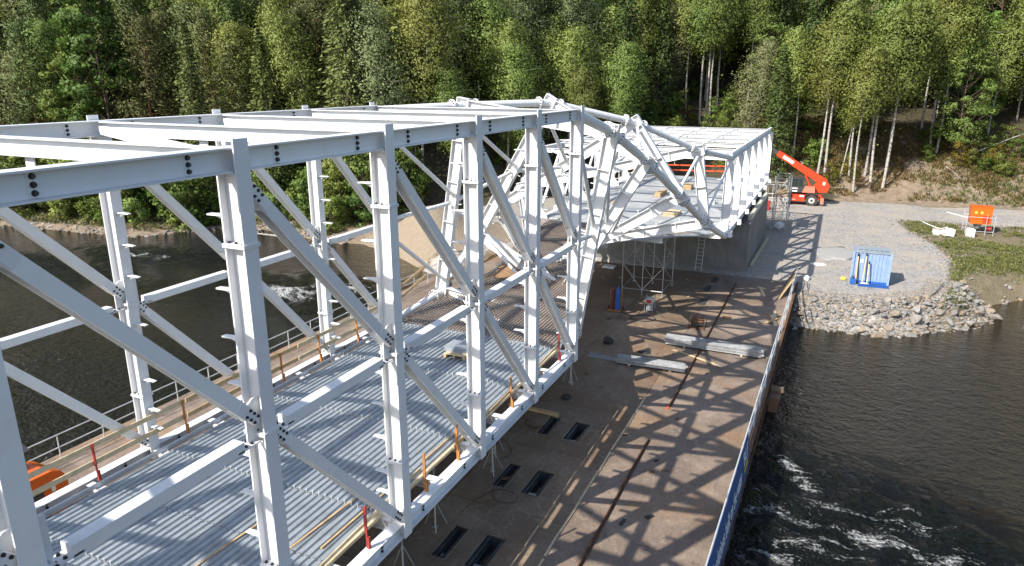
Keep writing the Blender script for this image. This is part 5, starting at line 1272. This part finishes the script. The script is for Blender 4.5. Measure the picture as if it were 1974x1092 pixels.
# trees one can single out in the photograph
F_ = [('spruce', 93.0, -1.2, .88, 'dark spruce rising behind the raised boom of the telehandler', 2, (0, 0)),
 ('birch', 91.7, -6.6, .95, 'left of two white birch trunks close behind the telehandler boom', 1, (.02, .05)),
 ('birch', 92.0, -7.4, 1.0, 'right of two white birch trunks close behind the telehandler boom', 3, (.02, .05)),
 ('birch', 92.4, -9.2, .62, 'thin leaning birch just right of the telehandler pivot', 1, (.10, .10)),
 ('birch', 92.2, -10.2, .85, 'slender birch between the thin leaning one and the bare pole trunk', 3, (.0, .10)),
 ('birch', 89.4, -10.8, .80, 'straight pale trunk nearest the road with red brush at its foot', 3, (0, .02)),
 ('birch', 93.5, -12.0, .98, 'birch standing just behind the straight pale trunk', 1, (0, .07)),
 ('birch', 91.3, -12.6, 1.0, 'left birch of the white pair leaning right on the dirt bank', 3, (0, .10)),
 ('birch', 91.1, -14.0, 1.05, 'right birch of the white pair leaning right on the dirt bank', 1, (.02, .13)),
 ('birch', 93.6, -14.2, .95, 'strongly leaning birch behind the white pair on the bank', 3, (.05, .22)),
 ('birch', 100.3, -19.2, .95, 'left of two close birch stems at the top of the dirt bank', 3, (0, .03)),
 ('birch', 100.0, -20.0, .92, 'right of two close birch stems at the top of the dirt bank', 1, (0, .03)),
 ('broadleaf', 99.5, -22.6, 1.0, 'many-stemmed leafy tree at the right top of the dirt bank', 2, (0, 0)),
 ('birch', 104.5, -32.0, 1.1, 'birch with a long leaning white trunk at the right edge', 1, (.05, .2)),
 ('birch', 105.3, 12.9, .95, 'lone white birch stem left of the group behind the far box', 3, (0, .02)),
 ('birch', 104.6, 10.6, .98, 'leftmost stem of the birch group above the far box roof', 3, (0, .03)),
 ('birch', 105.4, 10.0, 1.0, 'second stem of the birch group above the far box roof', 1, (0, .03)),
 ('birch', 105.2, 9.3, .97, 'third stem of the birch group above the far box roof', 3, (0, .05)),
 ('birch', 107.6, 8.7, 1.0, 'fourth stem of the birch group above the far box roof', 3, (0, .04)),
 ('birch', 108.0, 4.5, 1.0, 'long pale birch stem right of the group above the far box roof', 1, (0, .05)),
 ('spruce', 104.5, 17.5, .8, 'spruce with drooping boughs behind the crown of the twist', 0, (0, 0)),
 ('spruce', 109.5, 1.0, 1.05, 'narrow tall spruce left of the telehandler boom spruce', 1, (0, 0)),
 ('spruce', 101.5, 25.0, .85, 'dark spruce with dead twigs left of the drooping one', 2, (0, 0)),
 ('pine', 57.0, 56.5, .95, 'pine with layered boughs above the second roof bay', 0, (0, 0)),
 ('pine', 55.0, 64.0, .95, 'pine with reddish stem at the left part of the roof', 2, (0, 0)),
 ('pine', 56.0, 52.0, .85, 'broad pine right of the layered one over the river', 2, (0, 0)),
 ('pine', 50.0, 80.0, 1.0, 'dark wide pine at the far left of the picture', 2, (0, 0)),
 ('pine', 69.0, 40.5, .9, 'pine with an orange stem above the middle of the roof', 1, (0, 0)),
 ('birch', 62.0, 47.0, 1.0, 'large pale birch right of the pines over the river', 2, (0, 0)),
 ('birch', 66.5, 39.0, .95, 'birch with a thin white stem behind the middle roof beams', 1, (0, 0)),
 ('birch', 73.0, 36.0, 1.0, 'grey leaved birch behind the middle roof beams', 4, (0, 0)),
 ('birch', 83.0, 31.0, 1.15, 'silvery tall birch behind the start of the twist', 4, (0, 0)),
 ('broadleaf', 62.0, 60.0, 1.1, 'tall rounded broadleaf tree between the left pines', 1, (0, 0))]
for kd, x, y, s, lab, ix, tl in F_: plant(kd, x, y, s * (1.25 if kd == 'birch' and y < 14 else 1.08), lab, None, ix, (tl[0], tl[1]), 0.0 if max(tl) > 0 else None)
# the yellow and dry brush at the foot of the bank
for i, (x, y, s, kd) in enumerate([(91.0, -8.6, .75, 'yellow_shrub'), (91.5, -10.4, .7, 'yellow_shrub'), (92.6, -9.4, .9, 'yellow_shrub'), (90.5, -11.6, .55, 'dry_shrub'), (90.2, -12.9, .45, 'dry_shrub'), (90.6, -7.4, .5, 'yellow_shrub'), (97.0, -22.2, .9, 'yellow_shrub'), (97.6, -23.6, .7, 'shrub'), (104.4, 13.6, .9, 'dry_shrub'), (104.0, 11.6, .8, 'yellow_shrub'), (104, 3.0, .8, 'dry_shrub'), (98.5, -17.0, .8, 'dry_shrub'), (95.6, -15.8, .6, 'dry_shrub')]):
    plant(kd, x, y, s, ['yellow bush right behind the telehandler counterweight', 'yellow bush left of the straight pale trunk', 'tallest yellow bush on the slope behind the telehandler', 'reddish dry bush at the foot of the straight pale trunk', 'reddish dry bush between the leaning white pair', 'small yellow bush beside the boom pivot', 'light yellow green bush on the upper right bank', 'green bush next to the light yellow one on the bank', 'reddish dry bush above the far box roof', 'yellow bush below the birch group', 'dry brown bush above the right end of the far box', 'dry brown brush below the two close birch stems', 'low dry brush right of the leaning white pair'][i])
# shrubs along the left shore and under the trees
random.seed(8)
for i in range(120):
    y = random.uniform(33, 96); x = float(np.interp(y, FOOT[:, 0], FOOT[:, 1])) + random.uniform(-.4, 7)
    plant('shrub', x, y, random.uniform(.9, 2.1), 'leafy green shrub on the far left river bank below the trees', 'shrubs along the far left bank')
for i in range(70):
    y = random.uniform(-8, 34); h = random.uniform(8, 30) if y < 14 else random.uniform(2, 22)
    plant('shrub', float(np.interp(y, FOOT[:, 0], FOOT[:, 1])) + h, y, random.uniform(.6, 1.4), 'leafy green undergrowth shrub among the birch stems behind the bridge', 'undergrowth behind the bridge')
for i in range(34):
    y = random.uniform(-36, -9); hh = random.uniform(9, 20)
    plant('shrub' if i % 3 else 'yellow_shrub', float(np.interp(y, FOOT[:, 0], FOOT[:, 1])) + hh, y, random.uniform(.35, .95), 'low bush growing on the upper part of the right dirt bank', 'bushes on the right bank')
# the wood itself
random.seed(19)
def in_view(x, y):
    d = Vector((x + 4.147, y + 8.495)); a = math.degrees(math.atan2(d.y, d.x)) - 24.58
    return (-62 if x > 96 else -40) < a < 47
LAB = {'birch': 'birch among many deep in the dense wood on the hillside', 'broadleaf': 'leafy broadleaf tree among many in the dense wood on the hillside',
       'spruce': 'dark spruce among many in the dense wood on the hillside', 'pine': 'pine among many in the dense wood on the left hillside'}
h = 2.0
while h < 52:
    y = -75.0; st = 4.3 + h * .02
    while y < 125:
        yy = y + random.uniform(-1.3, 1.3); x = float(np.interp(yy, FOOT[:, 0], FOOT[:, 1])) + h + random.uniform(-1.3, 1.3); hh = h
        y += st * (1.0 if yy < 36 else 1.15)
        if not in_view(x, yy): continue
        if yy < -6 and hh < 15 and not (yy > -9 and hh > 8): continue
        if yy < -14 and hh < 17: continue
        if 3 > yy > -6 and hh < 9: continue
        if 15 > yy >= 3 and hh < 21 and random.random() < .85: continue
        if any((x - a) ** 2 + (yy - b) ** 2 < 2.2 for a, b in PLACED): continue
        r = random.random()
        if yy > 36: kd = 'pine' if r < .27 else 'birch' if r < .56 else 'broadleaf' if r < .68 else 'spruce'
        elif yy > 14: kd = 'birch' if r < .55 else 'spruce' if r < .85 else 'broadleaf'
        elif yy > -5: kd = 'birch' if r < .55 else 'spruce' if r < .92 else 'broadleaf'
        else: kd = 'birch' if r < .66 else 'broadleaf' if r < .84 else 'spruce'
        s = random.uniform(.85, 1.3) * (1.2 if kd == 'broadleaf' else 1.0)
        if yy > 30 and hh < 4: s *= .8
        plant(kd, x, yy, s, LAB[kd], kd + ' trees of the hillside wood', None, (random.gauss(0, .02), random.gauss(0, .02)))
    h += 4.0
# fallen trunks
for i, (a, b, r, lab) in enumerate([((89.4, -7.0, .1), (90.4, -11.6, .1), .07, 'bleached log lying behind the telehandler'), ((104, -30, 2.2), (98, -22.5, .5), .09, 'dead leaning trunk across the right bank'), ((96.5, -20.9, .3), (94.3, -22.6, .15), .06, 'thin dead branch lying on the right bank'),
    ((47.4, 37.5, .2), (47.8, 44.5, .25), .12, 'bleached drift log on the far left shore'), ((46.9, 36.5, .1), (49.6, 41.5, .5), .06, 'thin drift branch crossing the log on the far left shore')]):
    A = V(a[0], a[1], max(gz(a[0], a[1]), ZW) + a[2]); B = V(b[0], b[1], max(gz(b[0], b[1]), ZW) + b[2]); m = MB(); M_ = A.lerp(B, .5) + V(0, 0, .08)
    m.tube(A, M_, r, 8, r * .8); m.tube(M_, B, r * .8, 8, r * .4)
    rsx = random.Random(i)
    for q in range(5):
        p = A.lerp(B, .3 + .13 * q); m.tube(p, p + V(rsx.uniform(-.5, .5), rsx.uniform(-.5, .5), rsx.uniform(.3, 1.0)), r * .3, 5, r * .1)
    single('fallen_log', m, 'dead_wood', A, lab, 'log', smooth=True)
# grass and weeds
def tufts(name, pts, hmin, hmax, mat, label, nb=6):
    rs = np.random.default_rng(len(pts)); P = np.array(pts); n = len(P); c = np.repeat(P, nb, 0); az = rs.uniform(0, 6.28, n * nb); h = rs.uniform(hmin, hmax, n * nb)
    u = np.stack([np.cos(az), np.sin(az), 0 * az], 1); w = np.stack([-np.sin(az), np.cos(az), 0 * az], 1); c = c + u * rs.uniform(0, .18, n * nb)[:, None]
    tip = c + u * (h * rs.uniform(.2, .9, n * nb))[:, None]; tip[:, 2] += h; wd = (h * .13)[:, None]
    mid = (c + tip) / 2 + np.array([0, 0, 1]) * (h * .18)[:, None]
    v = np.stack([c - w * wd, mid - w * wd * .8, tip, mid + w * wd * .8], 1).reshape(-1, 3)
    o = link(name, fast_mesh(name, v, np.arange(len(v)).reshape(-1, 4), mat)); o['kind'] = 'stuff'; return tag(o, label, 'grass')
rs = np.random.default_rng(5)
def nz(x, y, f, o=0.0): return mnoise.noise(Vector((x * f, y * f, o)))
cand = np.column_stack([rs.uniform(46, 78, 40000), rs.uniform(-42, -14.5, 40000)])
ok = (shore_d(cand[:, 0], cand[:, 1]) > .9) & (cand[:, 1] < np.interp(cand[:, 0], GEDGE[:, 0], GEDGE[:, 1]) - .1)
cand = [c for c in cand[ok] if nz(c[0], c[1], .25) * .8 + nz(c[0], c[1], .9, 3) * .6 + (.22 if c[0] < 60 else .04) > rs.uniform(-.25, .35)]
tufts('grass', settle(cand[:11000]), .06, .26, 'grass_blade', 'patchy green and straw grass on the right river bank')
cand = np.column_stack([rs.uniform(88, 108, 40000), rs.uniform(-40, 2, 40000)])
cand = [c for c in cand[hill_d(cand[:, 0], cand[:, 1]) > 1.0] if nz(c[0], c[1], .3, 5) + nz(c[0], c[1], 1.1, 8) * .5 + (c[0] - 95) * .05 + (.15 if c[1] > -16 else 0) > rs.uniform(-.2, .3)]
tufts('green_undergrowth', settle(cand[6500:9500]), .15, .5, 'grass_blade', 'low green growth scattered over the dirt bank')
tufts('undergrowth', settle(cand[:6500]), .15, .5, 'brush_dry', 'dry brown undergrowth on the dirt bank below the birches')
yy_ = rs.uniform(33, 80, 1500); xx_ = np.interp(yy_, FOOT[:, 0], FOOT[:, 1]) + rs.uniform(-1.6, 1.5, 1500)
pw_ = np.vstack([np.column_stack([xx_, yy_]), np.column_stack([rs.uniform(89, 100, 900), rs.uniform(-34, -18, 900)])])
tufts('bank_grass', settle(pw_), .12, .5, 'grass_blade', 'thin grass along the foot of the far wooded banks')
